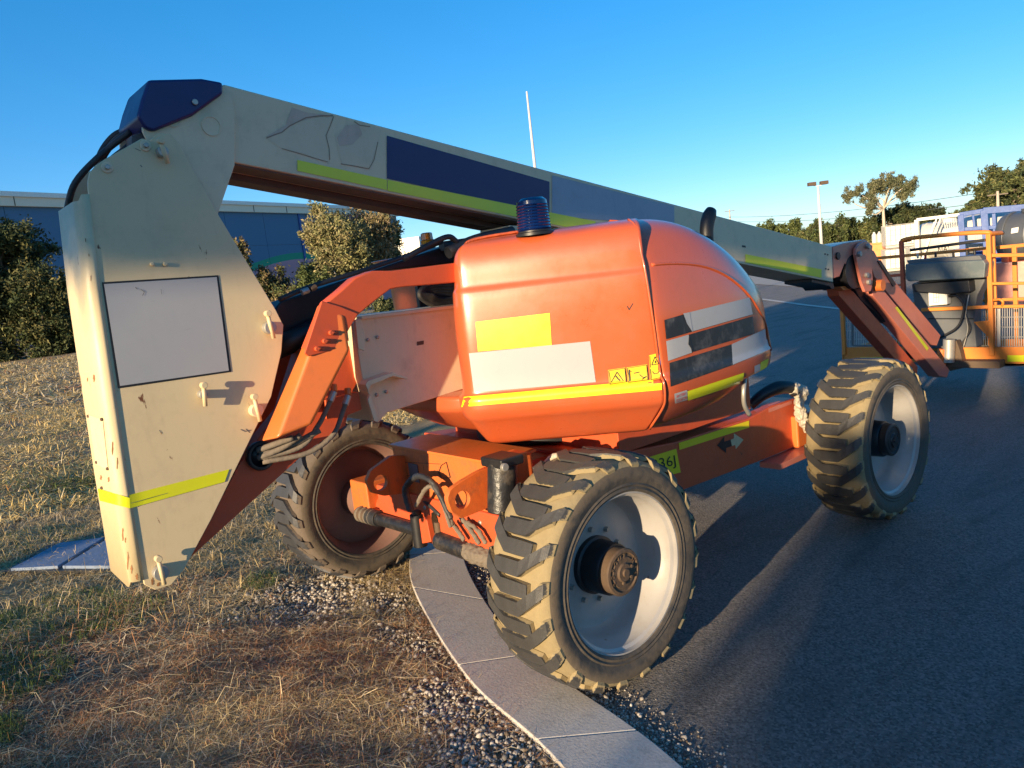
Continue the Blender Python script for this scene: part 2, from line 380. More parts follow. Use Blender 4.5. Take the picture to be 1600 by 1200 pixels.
# far kerb line and pale apron across the yard
def strip(name, pix, wd, mat, z, lab):
    P = [at(a, b, 'z', 0) for a, b in pix]; bm = bmesh.new(); prev = None
    for i, p in enumerate(P):
        d = P[min(i+1, len(P)-1)]-P[max(i-1, 0)]; d /= np.linalg.norm(d); n = np.array([-d[1], d[0], 0])
        cur = (bm.verts.new((*(p-n*wd/2)[:2], z)), bm.verts.new((*(p+n*wd/2)[:2], z)))
        if prev: bm.faces.new((prev[0], cur[0], cur[1], prev[1]))
        prev = cur
    return tag(from_bm(name, bm, mat), lab, kind='structure')
strip('yard_line', [(1090, 455), (1200, 468), (1260, 476), (1333, 484), (1400, 496)], .16, CM, -.010, 'pale line crossing the asphalt yard')
bm = bmesh.new()
for a, b in ((1140, 441), (1310, 452), (1310, 447), (1296, 425), (1140, 425)):
    p = at(a, b, 'z', 0); bm.verts.new((p[0], p[1], -.006))
bm.verts.ensure_lookup_table(); bm.faces.new(bm.verts)
tag(from_bm('concrete_apron', bm, paint('pale_apron', (.42, .36, .29), .9)), 'pale concrete apron at the far side of the yard', kind='structure')

# ---------------- straw blades
def blades(cx, cy, L, wd, lift, colr):
    n = len(cx); a = rng.uniform(0, 2*math.pi, n); cu = rng.normal(0, .9, n)
    V = np.zeros((n, 6, 3)); 
    for k, s in enumerate((0., .5, 1.)):
        ang = a+cu*(s-.5); px = cx+np.cos(ang)*L*s; py = cy+np.sin(ang)*L*s
        pz = lift*np.sin(s*2.2)+.004+rng.uniform(0, .012, n)
        wv = wd*(1-.8*s)
        V[:, 2*k] = np.stack([px-np.sin(ang)*wv, py+np.cos(ang)*wv, pz], -1); V[:, 2*k+1] = np.stack([px+np.sin(ang)*wv, py-np.cos(ang)*wv, pz+wv*rng.uniform(-1, 1, n)], -1)
    V[:, :, 2] += hgt(V[:, :, 0], V[:, :, 1])+.0
    b = np.arange(n)[:, None]*6
    F = np.concatenate([b+np.array([0, 1, 3, 2]), b+np.array([2, 3, 5, 4])], 0)
    return V.reshape(-1, 3), F, np.repeat(colr, 6, axis=0)
def stuffmat(name, rough=.9, trans=0):
    m, t, b = newmat(name); a = N(t, 'ShaderNodeAttribute'); a.attribute_name = 'tint'; t.links.new(a.outputs['Color'], b.inputs['Base Color'])
    b.inputs['Roughness'].default_value = rough
    b.inputs['Specular IOR Level'].default_value = .25
    if trans: b.inputs['Subsurface Weight'].default_value = 0
    return m
STRAW = stuffmat('straw')
def pnoise(x, y, s, seed):
    r = np.random.default_rng(seed); o = 0
    for i in range(7):
        a, b, c = r.uniform(-1, 1, 3); o = o+np.sin(s*(1+.35*i)*(a*x+b*y)*1.6+c*9)/(1+.25*i)
    return o/3
VV, FF, CC = [], [], []; base = 0
def add_blades(*args):
    global base
    v, f, c = blades(*args); VV.append(v); FF.append(f+base); CC.append(c); base += len(v)
def region(n, x0, x1, y0, y1, dens=None):
    x = rng.uniform(x0, x1, n); y = rng.uniform(y0, y1, n)
    k = x < xcurb(y)+.0+rng.normal(0, .03, n)
    if dens is not None: k &= rng.uniform(0, 1, n) < dens(x, y)
    return x[k], y[k]
def palette(x, y, n):
    g = ((pnoise(x, y, 1.1, 5)+rng.normal(0, .25, n)) > .85) & ((x < -1.25) | (y > 3.2))
    br = (pnoise(x, y, 1.7, 9)+rng.normal(0, .3, n)) > np.where(y < 3.2, -.35, .9)
    c = np.where(br[:, None], np.array([.40, .20, .095]), np.array([.60, .44, .20]))
    c = np.where(rng.uniform(0, 1, n)[:, None] < .25, np.array([.50, .41, .29]), c)
    c = np.where(g[:, None], np.array([.09, .115, .035]), c)
    return c*rng.uniform(.4, 1.4, n)[:, None]
gmask = lambda x, y: 1-.93*np.clip(np.maximum.reduce([np.exp(-((x-a)/sx)**2-((y-b)/sy)**2)*1.4 for a, b, sx, sy in ((-.40, 2.2, .30, .34), (-.18, 1.72, .12, .25), (-.40, 1.2, .12, .4), (-.62, .55, .18, .34), (-.72, .15, .2, .30), (-.85, -.3, .2, .3))]), 0, 1)
dd = lambda x, y: np.clip(.72+.6*pnoise(x, y, 1.5, 3), .25, 1)*gmask(x, y)
x, y = region(260000, -2.6, .3, -1.3, 2.2, dd); n = len(x)
add_blades(x, y, rng.uniform(.03, .12, n), rng.uniform(.0005, .0015, n), rng.exponential(.009, n), palette(x, y, n))
x, y = region(120000, -3.6, 1.2, 2.2, 6.5, dd); n = len(x)
add_blades(x, y, rng.uniform(.05, .16, n), rng.uniform(.001, .0026, n), rng.exponential(.018, n), palette(x, y, n))
x, y = region(150000, -3.5, 6, 6.5, 18, lambda x, y: np.clip(.6+.6*pnoise(x, y, .8, 3), .1, 1)); n = len(x)
cc = palette(x, y, n)*1.15
add_blades(x, y, rng.uniform(.06, .18, n), rng.uniform(.003, .006, n), rng.exponential(.022, n), cc*np.array([1.08, 1.06, .9]))
x, y = region(70000, -4, 26, 18, 48); n = len(x)
add_blades(x, y, rng.uniform(.15, .45, n), rng.uniform(.008, .018, n), rng.exponential(.045, n), palette(x*.3, y*.3, n)*1.1)
x, y = region(9000, -2.6, .3, -1.2, 3.5, lambda x, y: gmask(x, y)); n = len(x)
add_blades(x, y, rng.uniform(.10, .26, n), rng.uniform(.0010, .0022, n), rng.exponential(.012, n)+.006, np.array([.66, .52, .30])*rng.uniform(.5, 1.3, n)[:, None])
tag(link('dry_grass', fast_mesh('dry_grass', np.concatenate(VV), np.concatenate(FF), cols=np.concatenate(CC)), STRAW), 'loose dry straw and grass blades over the soil', 'grass', kind='stuff')
# green tufts
VV, FF, CC = [], [], []; base = 0
for cx, cy, rr, n in ((-2.0, 2.6, .35, 1600), (-1.7, 3.3, .5, 2200), (-2.2, 3.6, .4, 1600), (-2.15, 2.0, .18, 1100), (-1.3, 3.0, .25, 500), (-.55, 2.7, .12, 260), (-1.6, 5.5, .6, 900), (-.2, 7, .8, 1200), (-.9, 9, .9, 1500)):
    a = rng.uniform(0, 6.28, n); q = rr*np.sqrt(rng.uniform(0, 1, n)); x = cx+q*np.cos(a); y = cy+q*np.sin(a)
    add_blades(x, y, rng.uniform(.02, .07, n), rng.uniform(.001, .002, n), rng.uniform(.02, .06, n), np.array([.10, .14, .035])*rng.uniform(.5, 1.4, n)[:, None])
tag(link('green_grass', fast_mesh('green_grass', np.concatenate(VV), np.concatenate(FF), cols=np.concatenate(CC)), STRAW), 'green grass tufts among the dry straw', 'grass', kind='stuff')
# gravel
def stones(pos, size):
    t_ = (1+5**.5)/2
    I = np.array([(-1, t_, 0), (1, t_, 0), (-1, -t_, 0), (1, -t_, 0), (0, -1, t_), (0, 1, t_), (0, -1, -t_), (0, 1, -t_), (t_, 0, -1), (t_, 0, 1), (-t_, 0, -1), (-t_, 0, 1)])/1.9
    Fi = np.array([(0, 11, 5), (0, 5, 1), (0, 1, 7), (0, 7, 10), (0, 10, 11), (1, 5, 9), (5, 11, 4), (11, 10, 2), (10, 7, 6), (7, 1, 8), (3, 9, 4), (3, 4, 2), (3, 2, 6), (3, 6, 8), (3, 8, 9), (4, 9, 5), (2, 4, 11), (6, 2, 10), (8, 6, 7), (9, 8, 1)])
    n = len(pos); V = I[None]*rng.uniform(.6, 1.25, (n, 12, 1))*rng.uniform(.6, 1.2, (n, 1, 3))*size[:, None, None]
    V = V+pos[:, None]; F = Fi[None]+12*np.arange(n)[:, None, None]
    c = np.where(rng.uniform(0, 1, n)[:, None] < .7, np.array([.42, .37, .31]), np.array([.22, .16, .11]))*rng.uniform(.5, 1.35, n)[:, None]
    return V.reshape(-1, 3), F.reshape(-1, 3), np.repeat(c, 12, axis=0)
P, S = [], []
for cx, cy, sx, sy, n, s0 in ((-.22, 1.6, .12, .25, 900, .0055), (-.42, 1.15, .12, .35, 1300, .0052), (-.40, 2.2, .24, .26, 5200, .0068), (-.1, 2.55, .30, .35, 1300, .006), (-.62, .55, .13, .28, 2300, .0062), (-.72, .15, .16, .28, 2300, .006), (-.95, .9, .35, .5, 1500, .0045), (-.85, -.3, .2, .3, 1000, .005), (-1.2, 1.2, .5, .5, 900, .004)):
    x = rng.normal(cx, sx, n); y = rng.normal(cy, sy, n); k = x < xcurb(y)-.01; x, y = x[k], y[k]; s = s0*rng.lognormal(0, .5, len(x)).clip(.3, 2.6)
    P.append(np.stack([x, y, hgt(x, y)+s*.4], -1)); S.append(s)
n = 6500; t_ = rng.uniform(-1.2, 2.2, n); x = xcurb(t_, cr)+abs(rng.normal(0, .075, n))+.0; s = .0035*rng.lognormal(0, .5, n)
P.append(np.stack([x, t_, -.022+s*.4], -1)); S.append(s)
v, f, c = stones(np.concatenate(P), np.concatenate(S))
tag(link('gravel', fast_mesh('gravel', v, f, 3, cols=c), stuffmat('gravel')), 'pale gravel stones scattered beside the kerb', 'gravel', kind='stuff')
# pit lid
pr_ = empty('pit_cover', tuple(at(95, 870, 'z', 0)), 'blue grey two panel pit lid set flat in the grass', 'pit cover')
def lidpoly(pts, name):
    prism(name, pixpoly(pts, 'z', .03), 'z', -.02, .03, LID, pr_, .006)
lidpoly([(16, 888), (92, 848), (163, 839), (90, 884)], 'lid_panel'); lidpoly([(97, 884), (168, 841), (240, 850), (190, 884)], 'lid_panel')
prism('lid_frame', pixpoly([(4, 893), (86, 845), (165, 834), (262, 846), (205, 890)], 'z', .008), 'z', -.03, .008, BLACK, pr_, 0)
# ================================================================== THE BOOM LIFT
lift = empty('boom_lift', (1.24, 1.245, 0), 'orange and cream articulated boom lift parked across the kerb', 'boom lift')
bpy.context.view_layer.update()
TW = .355
# ---------- wheels
def lug_mesh(side):
    st = [(.278, .478, .500, 0, .062), (.20, .480, .505, 0, .067), (.13, .480, .505, 0, .067), (.075, .478, .503, 4.6, .066), (.028, .470, .495, 8.8, .066)]
    V = []; C = []
    for y, rb, rt, th, hw in st:
        for r, a, m in ((rb, th-hw*57, .95), (rt, th-hw*50, .05), (rt, th+hw*50, .05), (rb, th+hw*57, .95)):
            a = R(a); V.append((-r*math.cos(a), y, r*math.sin(a))); C.append(m)
    # shoulder block turned down the sidewall
    for y, rr, th, hw, ms in ((.006, .478, 11.0, .064, .3), (-.003, .455, 12.2, .058, .62), (.0035, .43, 13.2, .048, .8)):
        for dy, a, m in ((.016, th-hw*55, 1), (0, th-hw*50, ms), (0, th+hw*50, ms), (.016, th+hw*55, 1)):
            a = R(a); V.append((-rr*math.cos(a), y+dy, rr*math.sin(a))); C.append(m)
    m = len(V)//4; Fs = []
    for i in range(m-1):
        for j in range(3): Fs.append((i*4+j, i*4+j+1, i*4+j+5, i*4+j+4))
    Fs += [(0, 3, 2, 1), (m*4-4, m*4-3, m*4-2, m*4-1)]
    V = np.array(V); 
    if side: V[:, 1] = TW-V[:, 1]; Fs = [f[::-1] for f in Fs]
    me = bpy.data.meshes.new('tread_lug'); me.from_pydata([tuple(v) for v in V], [], Fs); me.update()
    bm = bmesh.new(); bm.from_mesh(me); bmesh.ops.recalc_face_normals(bm, faces=bm.faces); bm.to_mesh(me); bm.free()
    a = me.color_attributes.new('tint', 'FLOAT_COLOR', 'POINT')
    for i, c in enumerate(C): a.data[i].color = (c, c, c, 1)
    return me
def tint(me, fn):
    a = me.color_attributes.new('tint', 'FLOAT_COLOR', 'POINT')
    for i, v in enumerate(me.vertices):
        c = fn(v.co); a.data[i].color = (c, c, c, 1)
def make_wheel(loc, rz, style, label=None):
    rub = {'clay': RUBM, 'dusty': RUBD}[style]; rimm = RIMM if style == 'clay' else RIMB
    tm = lathe('tyre', [(.018, .338), (.006, .342), (.000, .352), (.004, .362), (-.001, .370), (.003, .378), (-.004, .40), (-.006, .425), (.002, .447), (.018, .465), (.06, .475), (.18, .478), (.295, .475), (.337, .465), (.353, .447), (.361, .425), (.358, .40), (.352, .378), (.356, .370), (.351, .362), (.355, .352), (.349, .342), (.337, .338)], None, n=112, link_it=False)
    tint(tm, lambda c: .42 if (math.hypot(c.x, c.z) < .425) else 1.05)
    W = link('wheel', tm, rub, None); W.location = loc; W.rotation_euler.z = rz; 
    tm.materials.append(SIDEW)
    for p in tm.polygons:
        if math.hypot(p.center.x, p.center.z) < .44: p.material_index = 1
    W.parent = lift; W.matrix_parent_inverse = Matrix.Translation(-lift.location)
    def sub(o):
        o.parent = W; return o
    meshes = [lug_mesh(0), lug_mesh(1)]
    for me in meshes: me.materials.append(rub)
    jr = random.Random(int(loc[0]*10)+3)
    for k in range(20):
        for s in (0, 1):
            o = bpy.data.objects.new('tread_lug', meshes[s]); col.objects.link(o); o.parent = W
            o.rotation_euler.y = R(18*k+9*s+jr.uniform(-.3, .3))
    # rim
    prof = [(.012, .341), (.012, .333), (.030, .330), (.040, .318), (.075, .312), (.095, .300), (.150, .294), (.185, .288), (.200, .276), (.204, .255), (.198, .20), (.200, .150), (.203, .06), (.203, .0)]
    sub(lathe('rim', prof+[], rimm, None, n=96))
    sub(lathe('rim_inner_barrel', [(.212, .0), (.212, .26), (.205, .292), (.26, .300), (.30, .315), (.33, .330), (.345, .340)], RIMB if style == 'dusty' else RIMM, None, n=96))
    dark = BLACK
    sub(lathe('hub_flange', [(.20, .0), (.20, .125), (.178, .125), (.172, .114), (.085, .110), (.078, .104), (.078, 0)], dark, None, n=48))
    cap = HUBR if label == 'near' else BLACK
    hm = sub(lathe('hub_cap', [(.10, .098), (.046, .099), (.034, .101), (.028, .096), (.026, .084), (.032, .080), (.032, .068), (.028, .065), (.028, .042), (.024, .038), (.020, .036), (.020, .018), (.012, .016), (.012, 0)], cap, None, n=48))
    nut = bmesh.new(); r_ = bmesh.ops.create_cone(nut, cap_ends=True, segments=6, radius1=.0125, radius2=.0115, depth=.022)
    bmesh.ops.rotate(nut, verts=nut.verts, matrix=Matrix.Rotation(R(90), 3, 'X')); nm = bpy.data.meshes.new('wheel_nut'); nut.to_mesh(nm); nut.free(); nm.materials.append(STEEL if label == 'near' else BLACK)
    for k in range(10):
        a = R(36*k+20); o = bpy.data.objects.new('wheel_nut', nm); col.objects.link(o); o.parent = W
        o.location = (.158*math.cos(a), .190, .158*math.sin(a))
    bp = bmesh.new(); bmesh.ops.create_cone(bp, cap_ends=True, segments=12, radius1=.008, radius2=.007, depth=.008)
    bmesh.ops.rotate(bp, verts=bp.verts, matrix=Matrix.Rotation(R(90), 3, 'X')); bmm = bpy.data.meshes.new('cap_bolt'); bp.to_mesh(bmm); bp.free(); bmm.materials.append(cap)
    for a in (20, 250, 320):
        o = bpy.data.objects.new('cap_bolt', bmm); col.objects.link(o); o.parent = W; o.location = (.044*math.cos(R(a)), .021, .044*math.sin(R(a)))
    if label == 'near':     # raised lettering round the cap
        mb = MB()
        for i, ch in enumerate('TORQUE HUB'):
            if ch == ' ': continue
            cu = bpy.data.curves.new('t', 'FONT'); cu.body = ch; cu.size = .026; cu.extrude = .0015; cu.align_x = 'CENTER'
            to = bpy.data.objects.new('t', cu); col.objects.link(to); bpy.context.view_layer.update()
            me = bpy.data.meshes.new_from_object(to); bpy.data.objects.remove(to)
            a = R(205-i*25)
            mt = Matrix.Rotation(R(90)-a, 4, 'Y') @ Matrix.Translation((0, .0275, .060)) @ Matrix.Rotation(R(90), 4, 'X')
            mb.add([mt @ v.co for v in me.vertices], [tuple(p.vertices) for p in me.polygons])
        sub(tag(mb.build('cap_lettering', HUBR, None, False), kind='stuff'))
    return W
make_wheel((0, 0, .5), 0, 'clay', 'near')
make_wheel((2.48, 0, .5), 0, 'clay', 'far')
make_wheel((0, 2.485, .5), R(180), 'dusty')
make_wheel((2.48, 2.485, .5), R(180), 'dusty')

# ---------- decals laid on real surfaces
def bvh_of(objs):
    bpy.context.view_layer.update(); dg = bpy.context.evaluated_depsgraph_get(); V = []; Fs = []
    for o in objs:
        e = o.evaluated_get(dg); me = e.to_mesh(); b = len(V); mw = o.matrix_world
        V += [mw @ v.co for v in me.vertices]; Fs += [tuple(b+i for i in p.vertices) for p in me.polygons]; e.to_mesh_clear()
    return BVHTree.FromPolygons(V, Fs)
CV = Vector(CAM)
def hit(bv, px, py, off):
    d = Vector(ray(px, py)); loc, nr, i, ds = bv.ray_cast(CV, d)
    if loc is None: return None
    if nr.dot(d) > 0: nr = -nr
    return loc+nr*off
def decal(name, quad, bv, mat, parent, nx=10, ny=6, off=.0025, label=None):
    q = [np.array(a, float) for a in quad]; G = []
    for j in range(ny+1):
        for i in range(nx+1):
            u, v = i/nx, j/ny; p = (q[0]*(1-u)+q[1]*u)*(1-v)+(q[3]*(1-u)+q[2]*u)*v
            G.append(hit(bv, p[0], p[1], off))
    Fs = []
    for j in range(ny):
        for i in range(nx):
            f = (j*(nx+1)+i, j*(nx+1)+i+1, (j+1)*(nx+1)+i+1, (j+1)*(nx+1)+i)
            if all(G[k_] is not None for k_ in f): Fs.append(f)
    V = [g if g is not None else Vector((0, 0, 0)) for g in G]
    bm = bmesh.new(); vs = [bm.verts.new(v) for v in V]
    for f in Fs:
        pts = [V[k] for k in f]
        if max((pts[0]-pts[2]).length, (pts[1]-pts[3]).length) < .6: bm.faces.new([vs[k] for k in f])
    for v in [v for v in bm.verts if not v.link_faces]: bm.verts.remove(v)
    me = bpy.data.meshes.new(name); bm.to_mesh(me); bm.free()
    for p in me.polygons: p.use_smooth = True
    o = link(name, me, mat, parent)
    if label: o['label'] = label
    return o
def polydecal(mb, pts, bv, off):
    V = [hit(bv, a, b, off) for a, b in pts]
    if any(v is None for v in V): return
    mb.add(V, [tuple(range(len(V)))])
def linedecal(mb, pts, wd, bv, off):
    for (x0, y0), (x1, y1) in zip(pts[:-1], pts[1:]):
        dx, dy = x1-x0, y1-y0; L = math.hypot(dx, dy)+1e-6; nx, ny = -dy/L*wd/2, dx/L*wd/2
        polydecal(mb, [(x0+nx, y0+ny), (x1+nx, y1+ny), (x1-nx, y1-ny), (x0-nx, y0-ny)], bv, off)
def textdecal(name, s, quad, bv, mat, parent, off=.005):
    cu = bpy.data.curves.new('t', 'FONT'); cu.body = s; cu.size = 1; cu.resolution_u = 3
    to = bpy.data.objects.new('t', cu); col.objects.link(to); bpy.context.view_layer.update()
    me = bpy.data.meshes.new_from_object(to); bpy.data.objects.remove(to)
    xs = [v.co.x for v in me.vertices]; ys_ = [v.co.y for v in me.vertices]; x0, x1, y0, y1 = min(xs), max(xs), min(ys_), max(ys_)
    q = [np.array(a, float) for a in quad]; V = []
    for v in me.vertices:
        u, w_ = (v.co.x-x0)/(x1-x0), 1-(v.co.y-y0)/(y1-y0); p = (q[0]*(1-u)+q[1]*u)*(1-w_)+(q[3]*(1-u)+q[2]*u)*w_
        h = hit(bv, p[0], p[1], off); V.append(h if h is not None else Vector((0, 0, 0)))
    return MB().add(V, [tuple(p.vertices) for p in me.polygons]).build(name, mat, parent, False)

# ---------- riser upright (cream box at the left)
YN, YF = .95, 1.27
plate_px = [(137, 284), (140, 270), (150, 258), (165, 248), (222, 216), (234, 219), (246, 208), (268, 210), (281, 226), (296, 256), (343, 338), (431, 484), (443, 508), (440, 550), (424, 620), (371, 728), (330, 812), (288, 890), (268, 914), (243, 922), (226, 914)]
outl = pixpoly(plate_px, 'y', YN)
lb = [(-1.600, .80), (-1.590, 1.20), (-1.562, 1.90), (-1.540, 2.24)]
up = prism('riser_plate', outl[0:]+lb, 'y', YN, YN+.012, CREAM, lift, .003)
up2 = prism('riser_plate', outl+lb, 'y', YF-.012, YF, CREAM, lift, .003)
def web():
    rows = [(.815, -1.602), (1.20, -1.592), (1.90, -1.564), (2.225, -1.542)]; V = []; Fs = []
    for z, xl in rows:
        sec = [(xl+.003, YN)]; r = .042
        for k in range(1, 7): a = R(15*k); sec.append((xl-r*math.sin(a), YN+r-r*math.cos(a)))
        for k in range(0, 7): a = R(15*k); sec.append((xl-r*math.cos(a), YF-r+r*math.sin(a)))
        sec[-1] = (xl+.003, YF)
        for i, (x, y) in enumerate(sec):
            zz = z
            if z < .82: zz = z+.05*max(0, (y-YN-.1)) - (.02 if 4 < i < 9 else 0)
            if z > 2.2: zz = z-.02*(i > 2)
            V.append((x, y, zz))
    m = len(V)//len(rows)
    for a in range(len(rows)-1):
        for i in range(m-1): Fs.append((a*m+i, a*m+i+1, (a+1)*m+i+1, (a+1)*m+i))
    me = bpy.data.meshes.new('riser_web'); me.from_pydata(V, [], Fs)
    for p in me.polygons: p.use_smooth = True
    o = link('riser_web', me, CREAM, lift); s = o.modifiers.new('s', 'SOLIDIFY'); s.thickness = .010; s.offset = 0
    return o
wb = web()
bvU = bvh_of([up, wb])
decal('riser_sign_border', [(159, 441), (341, 430), (361, 581), (184, 607)], bvU, BLACK, lift, 4, 4, .002)
decal('riser_sign', [(162, 444), (338, 433), (357, 579), (187, 603)], bvU, WHITE, lift, 4, 4, .004, 'blank white sign with dark border')
decal('reflective_stripe', [(154, 763), (203, 778), (203, 794), (157, 782)], bvU, YEL, lift, 12, 2, .003)
decal('reflective_stripe', [(202, 773), (369.5, 730), (362, 749.5), (203, 794)], bvU, YEL, lift, 14, 3, .0035)
decal('service_plate', [(139, 648), (161, 655), (170, 735), (150, 724)], bvU, CREAM2, lift, 3, 3, .002)
RUST = paint('rust', (.30, .14, .055), .9, .3, .5, (.08, .03, .015)); mb = MB(); qr = random.Random(4)
def streak(x, y, h_, w0):
    n_ = 6; L_ = [(x+qr.uniform(-.5, .5)*w0-w0*(.3+.7*math.sin(3*k/n_)), y+h_*k/n_) for k in range(n_+1)]; R_ = [(x+qr.uniform(-.5, .5)*w0+w0*(.3+.7*math.sin(3*k/n_)), y+h_*k/n_) for k in range(n_+1)]
    for k in range(n_): polydecal(mb, [L_[k], R_[k], R_[k+1], L_[k+1]], bvU, .0012)
for a in ((176, 690, 22, 1.0), (183, 715, 18, .9), (147, 585, 12, 1.3), (137, 590, 6, .8), (192, 825, 20, 1.2), (196, 840, 8, .8), (200, 862, 28, 1.3), (206, 882, 14, 1.6), (214, 896, 10, 2.4), (238, 902, 12, 1.5), (247, 910, 6, 2.2), (236, 780, 2, .8), (372, 820, 3, 1.0), (252, 675, 4, .6), (158, 742, 8, 1.4), (170, 745, 8, 1.2), (134, 372, 6, .7), (139, 396, 5, .6), (142, 430, 9, .5)): streak(*a)
tag(mb.build('rust_streak', RUST, lift, False), kind='stuff')
mb = MB(); linedecal(mb, [(376, 671), (383, 674), (392, 672)], 1.4, bvU, .0012); linedecal(mb, [(384, 670), (390, 676), (396, 677)], 1.2, bvU, .0012); linedecal(mb, [(249, 672), (252, 677)], 1, bvU, .0012); linedecal(mb, [(211, 232), (220, 236)], .8, bvU, .0012); linedecal(mb, [(219, 258), (222, 261)], 1.4, bvU, .0012); linedecal(mb, [(219, 452), (225, 456), (222, 462)], .9, bvU, .006); linedecal(mb, [(211, 449), (214, 452)], 1.2, bvU, .006); linedecal(mb, [(251, 452), (252, 460)], .5, bvU, .006)
linedecal(mb, [(204, 786), (262, 770), (372, 734)], .6, bvU, .0042)
tag(mb.build('scuff_mark', DGREY, lift, False), kind='stuff')
# T-handled pins
def tpin(px, py, tx, ty, r=.026, up=True):
    p = Vector(at(px, py, 'y', YN-.012)); q = Vector(at(tx, ty, 'y', YN-.04)); d = (q-p); d.y = 0; d.normalize()
    c = cyl('pivot_pin', (p.x, YN+.0, p.z), (p.x, YN-.034, p.z), r, STEEL if up else CREAM2, lift, 20)
    tube('pin_handle', [(p.x-d.x*.045, YN-.030, p.z-d.z*.045), (q.x, YN-.040, q.z)], .0085, CREAM, c, 8, 2, False)
    cyl('handle_knob', (q.x, YN-.028, q.z), (q.x, YN-.055, q.z), .013, CREAM, c, 12)
tpin(253, 238, 251, 220, .020); tpin(420, 512, 418, 490); tpin(316, 616, 318, 602, .017); tpin(399, 641, 397, 620, .026, False); tpin(250, 894, 247, 873, .028)
for px, py in ((227, 228), (167, 262)):
    p = at(px, py, 'y', YN); c = cyl('bolt_washer', (p[0], YN, p[2]), (p[0], YN-.006, p[2]), .020, CREAM2, lift, 20); cyl('bolt_head', (p[0], YN-.006, p[2]), (p[0], YN-.018, p[2]), .010, STEEL, c, 6)
for px, py in ((237, 413), (257, 413)):
    p = at(px, py, 'y', YN); cyl('bolt_head', (p[0], YN, p[2]), (p[0], YN-.014, p[2]), .0085, CREAM, lift, 6)
for px, py in ((139, 650), (160, 655), (152, 722), (169, 732), (150, 757), (160, 762)):
    h = hit(bvU, px, py, 0); 
    if h: cyl('rivet', h, h+Vector((-.006, -.002, 0)), .006, HUBR, lift, 8, 0)
# hoses over the top
for k, (a, b, c, d) in enumerate((((205, 205), (160, 240), (118, 285), (104, 330)), ((212, 208), (185, 215), (160, 248), (158, 275)), ((214, 216), (196, 232), (172, 252), (150, 285)), ((208, 200), (178, 212), (155, 245), (152, 285)))):
    tube('hydraulic_hose', [at(*a, 'y', 1.12+.04*k), at(*b, 'y', 1.14+.04*k), at(*c, 'y', 1.16+.04*k), at(*d, 'y', 1.2+.03*k)], .012, HOSE, lift, 8)
pprism('hose_bracket', [(205, 212), (228, 205), (228, 240), (205, 250)], 'y', 1.05, 1.12, DGREY, lift)

# ---------- knuckle and main boom
KN = 1.0
kn = pprism('boom_knuckle', [(223, 205), (222, 190), (350, 132), (362, 146), (367, 175), (367, 258), (337, 345), (322, 345), (270, 262), (240, 240)], 'y', KN-.015, KN+.0, CREAM2, lift, .003)
prism('boom_knuckle', pixpoly([(223, 205), (222, 190), (350, 132), (362, 146), (367, 175), (367, 258), (337, 345), (322, 345), (270, 262), (240, 240)], 'y', KN-.015), 'y', KN+.30, KN+.315, CREAM2, lift, .003)
for px, py, r in ((330, 197, .038), (270, 186, .030)):
    p = at(px, py, 'y', KN-.015); lathe('pivot_boss', [(KN-.015, r), (KN-.019, r), (KN-.019, r-.004), (KN-.0165, r-.005), (KN-.0165, 0)], CREAM2, lift, 36, 'y', (p[0], 0, p[2]))
cap = pprism('boom_end_cover', [(232, 124), (316, 122), (349, 128), (349, 146), (302, 180), (240, 205), (227, 200), (214, 182), (221, 155)], 'y', KN-.035, KN+.24, BLUE, lift, .012)
p = at(304, 160, 'y', KN-.035); cyl('cover_bolt', (p[0], KN-.035, p[2]), (p[0], KN-.045, p[2]), .012, STEEL, lift, 10)
bt = pixpoly([(352, 132), (1300, 385), (1302, 441), (355, 250)], 'y', KN)
# boom as a box section with an open channel below
x0, z0 = bt[0]; x1, z1 = bt[1]; x2, z2 = bt[2]; x3, z3 = bt[3]
print('BOOM', bt)
boom = prism('main_boom', [(x0-.12, z0-.03), (x0, z0), (x1, z1), (x2, z2), (x3, z3-.005), (x3-.05, z3)], 'y', KN, KN+.30, CREAM2, lift, .006)
def lerp2(a, b, t): return (a[0]+(b[0]-a[0])*t, a[1]+(b[1]-a[1])*t)
# underside rails
for y0_, y1_, dz in ((KN+.012, KN+.13, .012), (KN+.17, KN+.285, .035)):
    prism('boom_underside_channel', [(x3+.02, z3-.004), (x2-1.9, z2+.005+(z3-z2)*1.9/(x2-x3)), (x2-1.9, z2-dz+(z3-z2)*1.9/(x2-x3)), (x3+.02, z3-.004-dz)], 'y', y0_, y1_, UNDER, lift, .003)
bvB = bvh_of([boom])
decal('blue_panel', [(604, 212), (858, 284), (858, 334), (604, 279)], bvB, BLUE, lift, 6, 2, .003)
decal('whitewashed_panel', [(862, 274), (1053, 322), (1053, 352), (862, 338)], bvB, WHITE2, lift, 6, 2, .003)
decal('reflective_stripe', [(464, 250), (604, 281), (604, 297), (464, 267)], bvB, YEL, lift, 6, 2, .0035)
decal('reflective_stripe', [(605, 281), (930, 346), (930, 364), (605, 298)], bvB, YEL, lift, 6, 2, .0035)
decal('reflective_stripe', [(1164, 397), (1283, 421), (1283, 434), (1164, 410)], bvB, YEL, lift, 6, 2, .0035)
PATCH = paint('peeled_paint_patch', (.68, .54, .36), .6, .4, .35, (.42, .32, .22), .0)
EDGE = paint('peeled_edge', (.30, .19, .125), .7, .2, .2)
PALE = paint('peeled_primer', (.60, .44, .33), .7, .2, .4, (.3, .2, .14))
mb = MB(); polydecal(mb, [(416, 216), (452, 196), (470, 186), (520, 182), (508, 214), (514, 256), (480, 242), (440, 232)], bvB, .0012); mb.build('peeling_paint', PATCH, lift, False)
